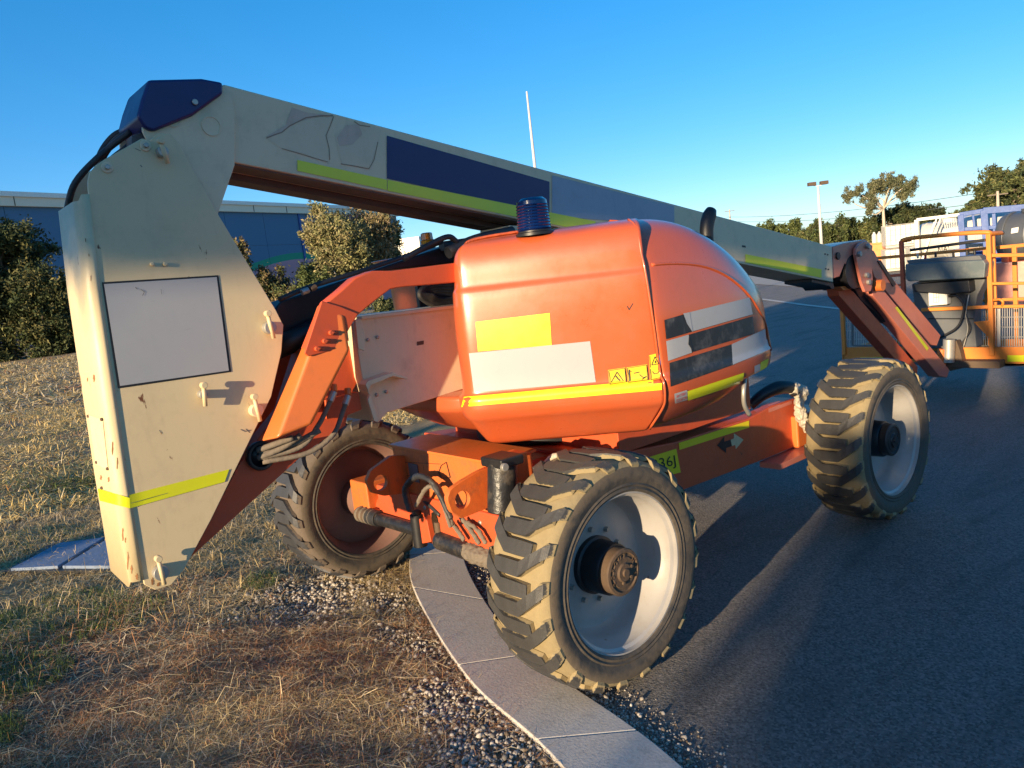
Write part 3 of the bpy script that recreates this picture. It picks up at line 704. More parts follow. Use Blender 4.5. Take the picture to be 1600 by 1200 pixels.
mb = MB(); polydecal(mb, [(522, 210), (546, 192), (596, 202), (590, 228), (578, 262), (534, 256)], bvB, .0012); mb.build('peeling_paint', PATCH, lift, False)
mb = MB(); polydecal(mb, [(414, 214), (432, 204), (446, 196), (456, 168), (480, 176), (516, 180), (490, 184), (466, 190), (450, 200), (430, 212)], bvB, .0015); mb.build('peeling_paint', PALE, lift, False)
mb = MB(); polydecal(mb, [(540, 196), (560, 194), (566, 210), (550, 226), (530, 228), (526, 215)], bvB, .002); mb.build('peeling_paint', PALE, lift, False)
mb = MB()
linedecal(mb, [(416, 216), (428, 211), (440, 207), (452, 197), (466, 190), (478, 184), (500, 181), (520, 181)], 1.7, bvB, .0022)
linedecal(mb, [(521, 182), (516, 196), (509, 212), (514, 232), (515, 250)], 1.2, bvB, .0022)
linedecal(mb, [(440, 232), (468, 240), (490, 247), (512, 253)], 1.0, bvB, .0022); linedecal(mb, [(532, 256), (556, 260), (576, 264), (584, 250), (590, 222)], 1.1, bvB, .0022)
linedecal(mb, [(553, 190), (562, 196), (578, 198)], 1.4, bvB, .0022)
tag(mb.build('peeled_paint_edge', EDGE, lift, False), kind='stuff')
mb = MB()
for a, b in ((1162, 385), (1289, 397), (1293, 398), (1290, 420), (1294, 421)): polydecal(mb, [(a-3, b-2), (a+3, b-1), (a+3, b+2), (a-3, b+1)] if a < 1200 else [(a-1.2, b-1.2), (a+1.2, b-1.2), (a+1.2, b+1.2), (a-1.2, b+1.2)], bvB, .0015)
tag(mb.build('boom_slots', BLACK, lift, False), kind='stuff')
pprism('boom_nose_fitting', [(1268, 436), (1302, 442), (1304, 450), (1300, 452), (1296, 447), (1268, 441)], 'y', 1.02, 1.25, BLACK, lift, .002)
# support pad between boom and turret
pprism('boom_rest', [(796, 352), (852, 355), (862, 372), (796, 372)], 'y', 1.0, 1.25, CREAM2, lift)

# ---------- lower arms
pprism('riser_link', [(297, 872), (330, 808), (372, 728), (400, 690), (440, 640), (470, 545), (560, 540), (570, 575), (552, 610), (540, 665), (480, 705), (420, 760)], 'y', 1.02, 1.10, REDO, lift, .004)
prism('riser_link', pixpoly([(297, 872), (330, 808), (372, 728), (400, 690), (440, 640), (470, 545), (560, 540), (570, 575), (552, 610), (540, 665), (480, 705), (420, 760)], 'y', 1.02), 'y', 1.27, 1.35, REDO, lift, .004)
pprism('link_rib', [(508, 625), (560, 612), (566, 640), (540, 650), (512, 655)], 'y', .985, 1.02, REDO, lift)
p = at(408, 712, 'y', 1.0)
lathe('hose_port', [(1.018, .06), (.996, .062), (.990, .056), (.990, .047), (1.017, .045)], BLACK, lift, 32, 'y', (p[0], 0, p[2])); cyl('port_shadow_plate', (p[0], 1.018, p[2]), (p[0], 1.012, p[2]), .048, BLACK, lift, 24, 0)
lk = pixpoly([(552, 505), (563, 497), (800, 470), (800, 585), (605, 645), (592, 660), (585, 640), (566, 590)], 'y', .95)
link_ = prism('lower_arm', lk, 'y', .95, 1.28, CREAM2, lift, .005)
bvL = bvh_of([link_])
mb = MB(); polydecal(mb, [(651, 534), (662, 532), (662, 538), (651, 540)], bvL, .0015); mb.build('arm_slot', HUBR, lift, False)
for a, b in ((574, 531), (589, 527), (588, 617), (603, 612)):
    h = hit(bvL, a, b, 0); cyl('arm_bolt', h, h+Vector((0, -.008, 0)), .008, STEEL, lift, 8, 0)
pprism('arm_bracket', [(571, 601), (576, 595), (614, 582), (636, 589), (637, 593), (614, 588), (580, 602), (576, 612)], 'y', .88, .95, CREAM2, lift, .003)
pprism('arm_end_plate', [(555, 500), (564, 498), (570, 520), (570, 548), (560, 545)], 'y', .86, .875, CREAM2, lift, .002)
pprism('arm_top_flange', [(565, 494), (800, 466), (800, 471), (565, 499)], 'y', .93, 1.30, CREAM2, lift, .002)
pprism('arm_end_plate', [(578, 616), (587, 640), (592, 660), (585, 658), (575, 625)], 'y', .90, .915, CREAM2, lift, .002)
# black cylinder and hose tray running under the boom
pprism('hose_tray', [(424, 490), (440, 470), (560, 430), (660, 396), (735, 372), (800, 360), (800, 410), (700, 412), (600, 424), (556, 440), (520, 470), (480, 520), (438, 545)], 'y', 1.12, 1.24, BLACK, lift, .01)
tube('lift_cylinder', [at(430, 545, 'y', 1.08), at(480, 522, 'y', 1.08), at(528, 500, 'y', 1.08)], .05, BLACK, lift, 16, 2, False)
tube('tray_hose', [at(436, 468, 'y', 1.05), at(485, 448, 'y', 1.05), at(560, 425, 'y', 1.05), at(640, 398, 'y', 1.05), at(690, 378, 'y', 1.05)], .011, HOSE, lift)
tube('tray_hose', [at(630, 405, 'y', 1.05), at(672, 382, 'y', 1.02), at(700, 370, 'y', 1.0), at(714, 378, 'y', 1.0)], .014, HOSE, lift)
tube('tray_hose', [at(690, 385, 'y', 1.1), at(735, 378, 'y', 1.1), at(780, 368, 'y', 1.1)], .025, HOSE, lift)
tube('tray_hose', [at(700, 395, 'y', 1.0), at(745, 375, 'y', 1.0), at(800, 362, 'y', 1.0)], .03, HOSE, lift)
cyl('hose_coupling', at(471, 457, 'y', 1.03), at(482, 453, 'y', 1.03), .014, STEEL, lift, 8); cyl('hose_coupling', at(485, 452, 'y', 1.03), at(494, 448, 'y', 1.03), .014, HUBR, lift, 8)
# hose bundle in the dark gap above the arm
for k in range(7):
    tube('coiled_hose', [at(740, 440+6*k, 'y', 1.15), at(676-2*k, 444+4*k, 'y', 1.12), at(656+3*k, 462, 'y', 1.1), at(690, 480-2*k, 'y', 1.12), at(740, 474-2*k, 'y', 1.15)], .014, HOSE, lift, 8)
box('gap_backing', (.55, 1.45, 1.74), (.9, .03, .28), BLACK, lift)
# orange hose guard: bar, elbow and boxed foot
GY = .78
prism('hose_guard_bar', pixpoly([(740, 407), (612, 423), (583, 423), (556, 434), (535, 453), (512, 472), (500, 500), (482, 545), (536, 530), (545, 515), (560, 492), (584, 472), (610, 452), (632, 448), (740, 439)], 'y', GY), 'y', GY, GY+.075, REDO, lift, .006)
Lp = [at(497, 474, 'y', GY+.14), at(476, 530, 'y', GY+.14), at(405, 692, 'y', GY+.14)]; Rp = [at(538, 492, 'y', GY-.02), at(547, 548, 'y', GY-.02), at(488, 664, 'y', GY-.02)]
Mp = [at(503, 474, 'y', GY+.01), at(490, 530, 'y', GY+.005), at(432, 686, 'y', GY+.005)]
bm = bmesh.new(); sec = []
for l, m_, r_ in zip(Lp, Mp, Rp):
    bk_ = np.array([r_[0]+.05, GY+.14, r_[2]])
    sec.append([bm.verts.new(q) for q in (l, m_, r_, bk_)])
for a_, b_ in zip(sec[:-1], sec[1:]):
    for k in range(4): bm.faces.new((a_[k], a_[(k+1) % 4], b_[(k+1) % 4], b_[k]))
bm.faces.new(sec[0]); bm.faces.new(sec[-1][::-1])
bev(from_bm('hose_guard_foot', bm, ORANGE, lift), .016, 3, 20)
gp = pprism('hose_guard_joint_plate', [(503, 470), (476, 552), (482, 557), (530, 545), (546, 514), (560, 490), (530, 478)], 'y', GY-.010, GY, REDO, lift, .004)
for a, b in ((516, 520), (506, 533), (494, 545)):
    h = at(a, b, 'y', GY-.010); c = cyl('guard_bolt', (h[0], GY-.010, h[2]), (h[0], GY-.026, h[2]), .011, REDO, lift, 8); tube('bolt_pin', [(h[0]-.01, GY-.02, h[2]), (h[0]+.022, GY-.024, h[2])], .005, REDO, c, 6, 2, False)
# two supply hoses with brass ends
for (a, b, c, d, e) in (((522, 612), (510, 640), (497, 665), (470, 698), (408, 716)), ((544, 618), (535, 645), (520, 680), (480, 708), (410, 722))):
    P = [at(*a, 'y', .93), at(*b, 'y', .92), at(*c, 'y', .91), at(*d, 'y', .93), at(*e, 'y', .99)]
    tube('supply_hose', P, .011, HOSEM, lift, 10)
    cyl('hose_fitting', P[0], P[0]*.45+P[1]*.55, .016, STEEL, lift, 8); cyl('hose_elbow', P[0]+np.array([.008, .01, .03]), P[0], .015, ORANGE, lift, 10)
for k, (a, b, c) in enumerate((((500, 672), (455, 695), (405, 708)), ((470, 680), (440, 700), (403, 716)), ((458, 684), (430, 694), (402, 704)))):
    tube('supply_hose', [at(*a, 'y', .90), at(*b, 'y', .94), at(*c, 'y', .995)], .013, HOSEM, lift, 8)

# ---------- turntable and hoods
def loft(name, rows, mat, parent, closed=False, crease_rows=(), crease_cols=(), sub=2, cap=None):
    """rows: list of point lists"""
    bm = bmesh.new(); G = [[bm.verts.new(p) for p in r] for r in rows]; m = len(rows[0])
    cl_ = bm.edges.layers.float.new('crease_edge')
    for i in range(len(G)-1):
        for j in range(m-1 if not closed else m): bm.faces.new((G[i][j], G[i][(j+1) % m], G[i+1][(j+1) % m], G[i+1][j]))
    if cap == 'top': bm.faces.new(G[-1])
    if cap == 'both': bm.faces.new(G[-1]); bm.faces.new(G[0][::-1])
    for i, s in crease_rows:
        for j in range(m-1 if not closed else m):
            e = bm.edges.get((G[i][j], G[i][(j+1) % m])); e[cl_] = s
    for j, s in crease_cols:
        for i in range(len(G)-1):
            e = bm.edges.get((G[i][j], G[i+1][j])); e[cl_] = s
    o = from_bm(name, bm, mat, parent, True); md = o.modifiers.new('s', 'SUBSURF'); md.levels = sub; md.render_levels = sub
    return o
def insetrow(pl, z, ins, zf=None):
    P = [np.array(p, float) for p in pl]; out = []
    for i, p in enumerate(P):
        a = P[max(i-1, 0)]; b = P[min(i+1, len(P)-1)]; d = b-a; d /= np.linalg.norm(d); n = np.array([-d[1], d[0]])
        q = p+n*ins; out.append((q[0], q[1], z+(zf(q) if zf else 0)))
    return out
def pullrow(pl, z, k, c=(.62, 1.0)):
    return [(p[0]+(c[0]-p[0])*k, p[1]+(c[1]-p[1])*k, z) for p in pl]
def leanrow(r):
    return [(q[0]+.045*min(1, max(0, (1.80-q[2])/.6))*min(1, max(0, (q[0]+.1)/.45))*min(1, max(0, (1.0-q[0])/.5)), q[1], q[2]) for q in r]
# front shell (plan runs from inner back round to the ridge, inward normal on the left of travel)
pf = [(.15, 1.02), (-.07, .90), (-.15, .80), (-.168, .735), (-.150, .695), (-.10, .638), (.08, .41), (.24, .215), (.325, .112), (.362, .075)]
rowsF = []
tilt = lambda q: .0
for z, k in ((.965, .30), (.985, .185), (1.00, .150), (1.115, .022)): rowsF.append(leanrow(pullrow(pf, z, k)))
for z, i in ((1.138, -.010), (1.175, -.024), (1.237, -.026), (1.25, -.004), (1.29, .002), (1.55, -.004), (1.715, .008), (1.735, .018), (1.752, .022), (1.82, .024), (1.90, .040), (1.938, .085), (1.955, .17), (1.962, .26), (1.965, .45)):
    rowsF.append(leanrow(insetrow(pf, z, i)))
# move the foot of the shell backwards like the belly in the picture
hf = loft('front_hood', rowsF, HOOD, lift, crease_rows=((2, .5), (3, .5), (5, .5), (6, .5), (7, .4), (10, .45), (11, .45)), crease_cols=())
hf.modifiers.new('so', 'SOLIDIFY').thickness = .006
# rear shell: rounded tail
def rear():
    plan = [(.367, .066), (.41, .050), (.60, .040), (.85, .040), (1.10, .055), (1.32, .11), (1.50, .23), (1.62, .42), (1.68, .70), (1.68, 1.0)]
    rows = []
    for z, k in ((.985, .24), (1.00, .150), (1.115, .026)): rows.append(pullrow(plan, z, k, (.62+.12, 1.0)))
    for z, i in ((1.15, -.004), (1.20, -.018), (1.245, -.016), (1.26, -.004), (1.32, .0), (1.50, .0)):
        r = insetrow(plan, z, i); rows.append(r)
    # from z 1.5 up the tail leans inwards
    for z, f, fx in ((1.60, .012, .10), (1.70, .026, .22), (1.78, .040, .36), (1.85, .065, .52), (1.91, .11, .68), (1.95, .19, .82), (1.962, .30, .92)):
        r = insetrow(plan, z, f); rr = []
        for k, q in enumerate(r):
            t = max(0, (q[0]-.55)/1.13); rr.append((q[0]-fx*t, q[1], z))
        rows.append(rr)
    # belly line of the tail climbs towards the back
    for ri in range(3):
        rows[ri] = [(q[0]-.18*max(0, q[0]-.7), q[1], q[2]+.03*max(0, q[0]-.5)) for q in rows[ri]]
    return rows
hr = loft('rear_hood', [leanrow(r) for r in rear()], HOOD, lift, crease_rows=((3, .5), (5, .4), (6, .4)))
hr.modifiers.new('so', 'SOLIDIFY').thickness = .006
# ridge seam: raised rib between both shells
rib = []
for z, k in ((1.00, .145), (1.115, .018)): rib.append(leanrow(pullrow([(.364, .070)], z, k))[0])
for z, i in ((1.175, -.030), (1.237, -.032), (1.28, -.004), (1.5, -.008), (1.72, .004), (1.80, .022), (1.87, .036), (1.925, .075), (1.955, .15)):
    rib.append(leanrow([(.364+i*.55, .079+i*.9, z)])[0])
tube('hood_seam', rib, .006, HOOD, lift, 8, 5)
# arched edge on the tail: a raised rib laid on the surface
bvR = bvh_of([hr]); bvF = bvh_of([hf]); bvH = bvh_of([hf, hr])
arch = [hit(bvR, a, b, .001) for a, b in ((1018, 414), (1040, 412), (1070, 412), (1095, 415), (1115, 421), (1135, 431), (1155, 446), (1172, 464), (1186, 486), (1196, 508), (1202, 530), (1204, 548))]
arch = [a for a in arch if a is not None]
tube('hood_arch_rib', arch, .007, HOOD, lift, 8, 4)
# skirt and turntable base
sk = [(-.16, .74), (-.21, .95), (-.21, 1.30), (-.12, 1.6), (.10, 1.85), (.5, 2.0), (1.0, 1.95), (1.25, 1.6), (1.30, 1.2), (1.20, .7), (.9, .35), (.4, .3)]
def skrow(z, ins):
    c = np.array([.55, 1.1]); return [tuple(c+(np.array(p)-c)*(1-ins))+(z,) for p in sk]
loft('turntable_skirt', [skrow(.99, .42), skrow(1.04, .26), skrow(1.13, .07), skrow(1.17, .0), skrow(1.235, .0), skrow(1.25, .05)], HOOD, lift, closed=True, crease_rows=((3, .7), (4, .7)), cap='both')
bvS = None
cyl('slew_ring', (.75, 1.24, .86), (.75, 1.24, 1.03), .42, BLACK, lift, 48)
box('turntable_deck', (1.10, 1.17, .93), (1.15, 1.38, .20), REDO, lift)
# far side engine hood
loft('far_hood', [insetrow([(.42, 1.75), (1.35, 1.75), (1.4, 2.1), (1.3, 2.42), (.6, 2.45), (.42, 2.3)][::-1], z, i) for z, i in ((1.0, .08), (1.2, 0), (1.7, 0), (1.9, .03), (1.95, .12), (1.96, .25))], HOOD, lift, closed=True, cap='both')
# beacons, exhaust
bq = hit(bvH, 838, 366, 0) or Vector((-.1, .2, 1.93))
lathe('beacon_base', [(0, .086), (.012, .086), (.016, .076), (.022, .076), (.022, 0)], BLACK, lift, 32, 'z', (bq.x+.01, bq.y+.02, bq.z-.004))
prof = [(0.018, .068)]
for k in range(9): prof += [(.024+.013*k, .074-.0006*k), (.029+.013*k, .078-.0006*k), (.033+.013*k, .074-.0006*k)]
prof += [(.152, .068), (.165, .054), (.170, 0)]
lathe('blue_beacon', prof, BEACB, lift, 32, 'z', (bq.x+.01, bq.y+.02, bq.z-.004)); lathe('beacon_core', [(.02, .03), (.13, .028), (.132, 0)], BLUE, lift, 20, 'z', (bq.x+.01, bq.y+.02, bq.z-.004))
a = at(668, 380, 'y', 1.7); 
lathe('amber_beacon', [(-.005, .038), (.018, .040), (.022, .036), (.055, .034), (.06, .028), (.062, 0)], BEACA, lift, 8, 'z', tuple(a))
lathe('beacon_base', [(-.06, .055), (-.05, .045), (-.005, .044), (-.003, 0)], BLACK, lift, 24, 'z', tuple(a)); box('beacon_bracket', (a[0], a[1], a[2]-.085), (.16, .14, .05), DGREY, lift)
h = hit(bvH, 1106, 372, 0) or Vector((.9, .4, 1.9))
h = Vector(at(1104, 366, 'y', .42))
tube('exhaust_pipe', [h+Vector((0, 0, -.10)), h+Vector((.0, 0, .0)), h+Vector((.015, 0, .06)), h+Vector((.04, 0, .10)), h+Vector((.06, .0, .125))], [.036, .036, .037, .037, .028], BLACK, lift, 20)
# stickers on the hoods
decal('yellow_sticker', [(743, 503), (859, 489), (862, 539), (747, 549)], bvF, YEL, lift, 8, 4)
decal('white_sticker', [(733, 552), (922, 533), (931, 597), (741, 613)], bvF, WHITE, lift, 10, 5)
decal('reflective_stripe', [(712, 622), (1034, 593), (1034, 609), (708, 637)], bvF, YEL, lift, 24, 3, .003)
decal('reflective_stripe', [(1073, 611), (1161, 582), (1160, 597), (1074, 625)], bvR, YEL, lift, 16, 4, .005)
decal('reflective_stripe', [(1188, 566), (1213, 554), (1209, 567), (1186, 580)], bvR, YEL, lift, 4, 2)
for nm, q, m_ in (('black_arrow_patch', [(1037, 500), (1075, 489), (1080, 518), (1040, 530)], BLKST), ('white_arrow_patch', [(1072, 489), (1170, 465), (1175, 491), (1080, 518)], WHITE),
                ('white_arrow_patch', [(1040, 533), (1075, 523), (1080, 551), (1043, 564)], WHITE), ('black_arrow_patch', [(1075, 523), (1175, 494), (1178, 521), (1081, 550)], BLKST),
                ('black_arrow_patch', [(1045, 567), (1142, 538), (1144, 570), (1047, 604)], BLKST), ('white_arrow_patch', [(1142, 538), (1201, 511), (1204, 545), (1144, 570)], WHITE)):
    decal(nm, q, bvR, m_, lift, 18, 8, .004)
mb = MB()
for q, m_ in (([(1072, 489), (1080, 518), (1072, 506)], 0),): polydecal(mb, q, bvR, .0058)
polydecal(mb, [(1066, 490), (1076, 488), (1081, 519), (1072, 506)], bvR, .006)
mb.build('white_arrow_tip', WHITE, lift, False)
mb = MB(); polydecal(mb, [(1075, 522), (1082, 550), (1074, 538)], bvR, .006); mb.build('black_arrow_tip', BLKST, lift, False)
for q in ([(950, 578), (977, 574), (979, 599), (952, 603)], [(979, 574), (1011, 569), (1013, 596), (981, 600)], [(1014, 555), (1030, 551), (1031, 592), (1016, 596)]):
    decal('warning_sticker', q, bvF, BYELLOW, lift, 6, 6, .004)
mb = MB()
def outline(q, w_=.9): linedecal(mb, list(q)+[q[0]], w_, bvF, .006)
outline([(951, 579), (976, 575), (978, 598), (953, 602)]); outline([(980, 575), (1010, 570), (1012, 595), (982, 599)]); outline([(1015, 556), (1030, 552), (1032, 571), (1016, 574)]); outline([(1016, 576), (1031, 573), (1032, 591), (1017, 595)])
outline([(964, 581), (974, 596), (955, 598)], 1.5); outline([(1023, 557), (1029, 568), (1018, 570)], 1.2)
linedecal(mb, [(962, 587), (965, 591), (969, 595)], 2, bvF, .0062); linedecal(mb, [(983, 577), (984, 597)], 2, bvF, .0062); linedecal(mb, [(983, 579), (987, 580)], 1.2, bvF, .0062)
linedecal(mb, [(990, 583), (999, 581)], 1.5, bvF, .0062); linedecal(mb, [(999, 585), (1005, 590), (1010, 588), (1003, 594)], 1.4, bvF, .0062); linedecal(mb, [(1019, 580), (1022, 584), (1027, 583), (1030, 579)], 1.2, bvF, .0062); linedecal(mb, [(1024, 563), (1024, 567)], 2, bvF, .0062)
linedecal(mb, [(980, 478), (983, 484), (989, 474)], 1.6, bvF, .0012)
tag(mb.build('sticker_pictogram', BLACK, lift, False), kind='stuff')
decal('isolator_label', [(1053, 615), (1073, 609), (1074, 624), (1054, 630)], bvR, WHITE, lift, 3, 3, .003)
SIGNR = paint('label_red', (.5, .02, .02), .5, 0, 0)
textdecal('label_lettering', 'BATTERY', [(1056, 617), (1071, 612), (1071, 616), (1056, 621)], bvR, SIGNR, lift); textdecal('label_lettering', 'ISOLATOR', [(1056, 623), (1072, 618), (1072, 622), (1056, 628)], bvR, SIGNR, lift)
decal('isolator_label', [(1178, 572), (1187, 568), (1187, 578), (1178, 583)], bvR, WHITE, lift, 2, 2, .003)
# hood latches
tube('hood_latch', [at(1164, 590, 'y', .12), at(1162, 610, 'y', .10), at(1163, 632, 'y', .11), at(1171, 648, 'y', .12)], .012, STEEL, lift, 8)

# ---------- chassis
CY = .47
ch = prism('chassis_frame', pixpoly([(935, 715), (1058, 690), (1170, 654), (1206, 634), (1240, 622), (1262, 640), (1262, 690), (1200, 716), (1065, 767), (935, 815)], 'y', CY), 'y', CY, 1.98, REDO, lift, .008)
bvC = bvh_of([ch])
decal('reflective_stripe', [(1060, 692), (1170, 657), (1170, 668), (1061, 703)], bvC, YEL2, lift, 4, 2)
decal('fleet_number_plate', [(1004, 717), (1056, 701), (1063, 738), (1004, 752)], bvC, YEL2, lift, 3, 3, .003)
textdecal('fleet_number', '1336J', [(1009, 720), (1053, 711), (1056, 731), (1013, 742)], bvC, BLACK, lift)
CREAMD = paint('tan_sticker', (.60, .45, .25), .5)
mb = MB(); polydecal(mb, [(1120, 696), (1131, 682), (1131, 690), (1141, 687), (1143, 697), (1134, 700), (1134, 708)], bvC, .003); mb.build('direction_arrow', BLACK, lift, False)
mb = MB(); polydecal(mb, [(1141, 687), (1146, 685), (1146, 677), (1161, 687), (1149, 702), (1148, 695), (1143, 697)], bvC, .003); mb.build('direction_arrow', CREAMD, lift, False)
for sx in (0, 2.48):
    cyl('axle_tube', (sx, .36, .5), (sx, 2.12, .5), .075, REDO, lift, 20)
    box('axle_beam', (sx+.03, 1.24, .56), (.26, 1.2, .20), REDO, lift, bw=.01)
box('rear_axle_block', (2.26, .60, .60), (.36, .34, .20), ORANGE, lift, bw=.012)
prism('tie_down_step', [(1.75, .455), (2.15, .455), (2.2, .49), (1.75, .49)], 'y', .36, .50, PLUM, lift, .003)
decal('data_plate', [(1200, 634), (1236, 620), (1237, 631), (1200, 645)], bvC, PLUM, lift, 2, 2, .003)
# wrapped hose bundle by the rear wheel
tube('hose_bundle', [at(1172, 634, 'y', .55), at(1190, 618, 'y', .5), at(1215, 606, 'y', .45), at(1236, 606, 'y', .42), at(1244, 616, 'y', .40)], [.03, .035, .042, .04, .03], BLACK, lift, 12, 6)
tube('plastic_wrap', [at(1236, 606, 'y', .41), at(1250, 613, 'y', .40), at(1248, 630, 'y', .40), at(1252, 650, 'y', .40), at(1262, 675, 'y', .38)], [.035, .050, .028, .036, .02], PLASTIC, lift, 12, 6)
for o_ in [o for o in lift.children if o.name.startswith('plastic_wrap')]:
    sm = o_.modifiers.new('s', 'SUBSURF'); sm.levels = sm.render_levels = 2; tx = bpy.data.textures.new('crumple', 'CLOUDS'); tx.noise_scale = .03; dm = o_.modifiers.new('d', 'DISPLACE'); dm.texture = tx; dm.strength = .035
# ---------- front block
bx = prism('front_frame', [(-.085, .52), (-.085, .905), (.17, .905), (.17, .52)], 'y', .73, 1.62, ORANGED, lift, .006)
box('front_frame_top', (.045, 1.175, .912), (.28, .93, .014), ORANGE, lift, bw=.003)
def lug(name, y, pts, hole, r):
    P = pixpoly(pts, 'y', y); hc = pixpoly([hole], 'y', y)[0]
    # plate with a round hole: outline ring bridged to the hole
    bm = bmesh.new(); n = 32; rings = []
    for yy in (y, y+.030):
        outer = []
        for k in range(n):
            a = 2*math.pi*k/n; d = np.array([math.cos(a), math.sin(a)]); best = None
            for (ax_, az), (bx_, bz) in zip(P, P[1:]+P[:1]):
                e = np.array([bx_-ax_, bz-az]); M2 = np.array([[d[0], -e[0]], [d[1], -e[1]]])
                if abs(np.linalg.det(M2)) < 1e-9: continue
                s, u = np.linalg.solve(M2, np.array([ax_-hc[0], az-hc[1]]))
                if s > 0 and -1e-6 <= u <= 1+1e-6 and (best is None or s > best): best = s
            best = best or r*1.5
            outer.append(bm.verts.new((hc[0]+d[0]*best, yy, hc[1]+d[1]*best)))
        inner = [bm.verts.new((hc[0]+r*math.cos(2*math.pi*k/n), yy, hc[1]+r*math.sin(2*math.pi*k/n))) for k in range(n)]
        rings.append((outer, inner))
    (o0, i0), (o1, i1) = rings
    for k in range(n):
        j = (k+1) % n
        bm.faces.new((o0[k], o0[j], i0[j], i0[k])); bm.faces.new((o1[k], i1[k], i1[j], o1[j])); bm.faces.new((o0[k], o1[k], o1[j], o0[j])); bm.faces.new((i0[k], i0[j], i1[j], i1[k]))
    return bev(from_bm(name, bm, ORANGED, lift), .002)
lug('tie_down_lug', 1.50, [(573, 752), (580, 735), (612, 712), (640, 712), (640, 770), (600, 775), (582, 770)], (595, 754), .042)
lug('tie_down_lug', .74, [(699, 780), (704, 765), (722, 752), (760, 730), (790, 735), (790, 775), (760, 795), (722, 810), (706, 800)], (723, 781), .042)
bvK = bvh_of([bx])
mb = MB(); linedecal(mb, [(691, 748), (686, 738), (690, 727), (698, 722), (704, 746), (691, 747)], 1.1, bvK, .003); linedecal(mb, [(688, 725), (632, 722), (628, 735), (634, 744), (642, 742)], .7, bvK, .002); mb.build('chalk_mark', BLACK, lift, False)
box('chassis_neck', (.45, 1.17, .70), (.56, .74, .28), REDO, lift)
# lower steering bracket, cylinders, knuckles
prism('steering_bracket', pixpoly([(650, 735), (700, 742), (752, 800), (758, 820), (800, 838), (800, 870), (770, 872), (700, 855), (650, 845)], 'x', -.06), 'x', -.06, .02, ORANGED, lift, .006)
prism('bracket_shelf', pixpoly([(735, 802), (790, 782), (815, 795), (770, 820)], 'z', .60), 'z', .585, .60, ORANGED, lift, .003)
prism('steer_arm', pixpoly([(652, 812), (668, 806), (676, 846), (655, 850)], 'x', -.12), 'x', -.13, -.03, REDO, lift, .004)
a = at(548, 806, 'z', .47); b = at(655, 828, 'z', .47); 
a[0] = -.14; b[0] = -.12
cyl('steering_cylinder', a+(b-a)*.33, b, .036, MUDBLK, lift, 24)
cyl('steering_gland', a+(b-a)*.20, a+(b-a)*.36, .046, HOSE, lift, 24); cyl('steering_rod_end', a, a+(b-a)*.22, .040, HUBR, lift, 20)
for k in range(4):
    t = .04+.075*k; lathe('dirty_boot_ring', [(-.008, .040), (0, .048), (.008, .040)], HOSEM, lift, 20, 'y', tuple(a+(b-a)*t))
cyl('pin_barrel', b+np.array([0, 0, -.09]), b+np.array([0, 0, .09]), .038, BLACK, lift, 20); cyl('pin_cap', b+np.array([0, 0, .09]), b+np.array([0, 0, .11]), .022, HUBR, lift, 12)
c1 = at(692, 842, 'z', .44); c2 = at(790, 885, 'z', .42); c1[0] = -.10; c2[0] = -.10
cyl('steering_cylinder', c1, c1+(c2-c1)*.45, .050, MUDBLK, lift, 24); tube('muddy_boot', [c1+(c2-c1)*.42, c1+(c2-c1)*.6, c1+(c2-c1)*.8, c2], [.046, .052, .046, .05], HOSEM, lift, 14, 6)
cyl('pin_cap', c1+np.array([0, 0, .03]), c1+np.array([0, 0, .10]), .020, HUBR, lift, 12)
prism('shackle', pixpoly([(673, 800), (680, 797), (686, 812), (687, 840), (678, 845), (673, 820)], 'x', -.10), 'x', -.10, -.07, HUBR, lift, .005)
box('knuckle_housing', (.0, 2.02, .54), (.24, .20, .24), ORANGED, lift, bw=.01); cyl('knuckle_hub', (0, 2.08, .5), (0, 2.28, .5), .12, RIMB, lift, 28)
box('knuckle_arm', (-.07, 1.93, .46), (.1, .16, .08), ORANGE, lift, bw=.01)
box('knuckle_housing', (.0, .44, .52), (.22, .16, .22), REDO, lift, bw=.01)
k1 = at(785, 800, 'y', .50); k2 = at(785, 722, 'y', .50)
cyl('oscillation_cylinder', (k1[0], .50, k1[2]), (k2[0], .50, k2[2]), .066, MUDBLK, lift, 28, .006)
box('cylinder_top_cap', (k2[0], .50, k2[2]+.01), (.13, .15, .045), BLACK, lift, bw=.01); cyl('cap_bolt', (k2[0]-.055, .43, k2[2]+.0), (k2[0]-.055, .41, k2[2]+.0), .018, STEEL, lift, 12)
box('cylinder_bracket', (k2[0]+.12, .60, .84), (.14, .10, .26), ORANGE, lift, bw=.006)
cyl('valve_block', at(838, 735, 'y', .55), at(862, 738, 'y', .55), .03, HUBR, lift, 12); 
tube('valve_hose', [at(845, 735, 'y', .6), at(862, 716, 'y', .5), at(880, 712, 'y', .45), at(905, 716, 'y', .45)], .018, PLASTIC, lift, 10)
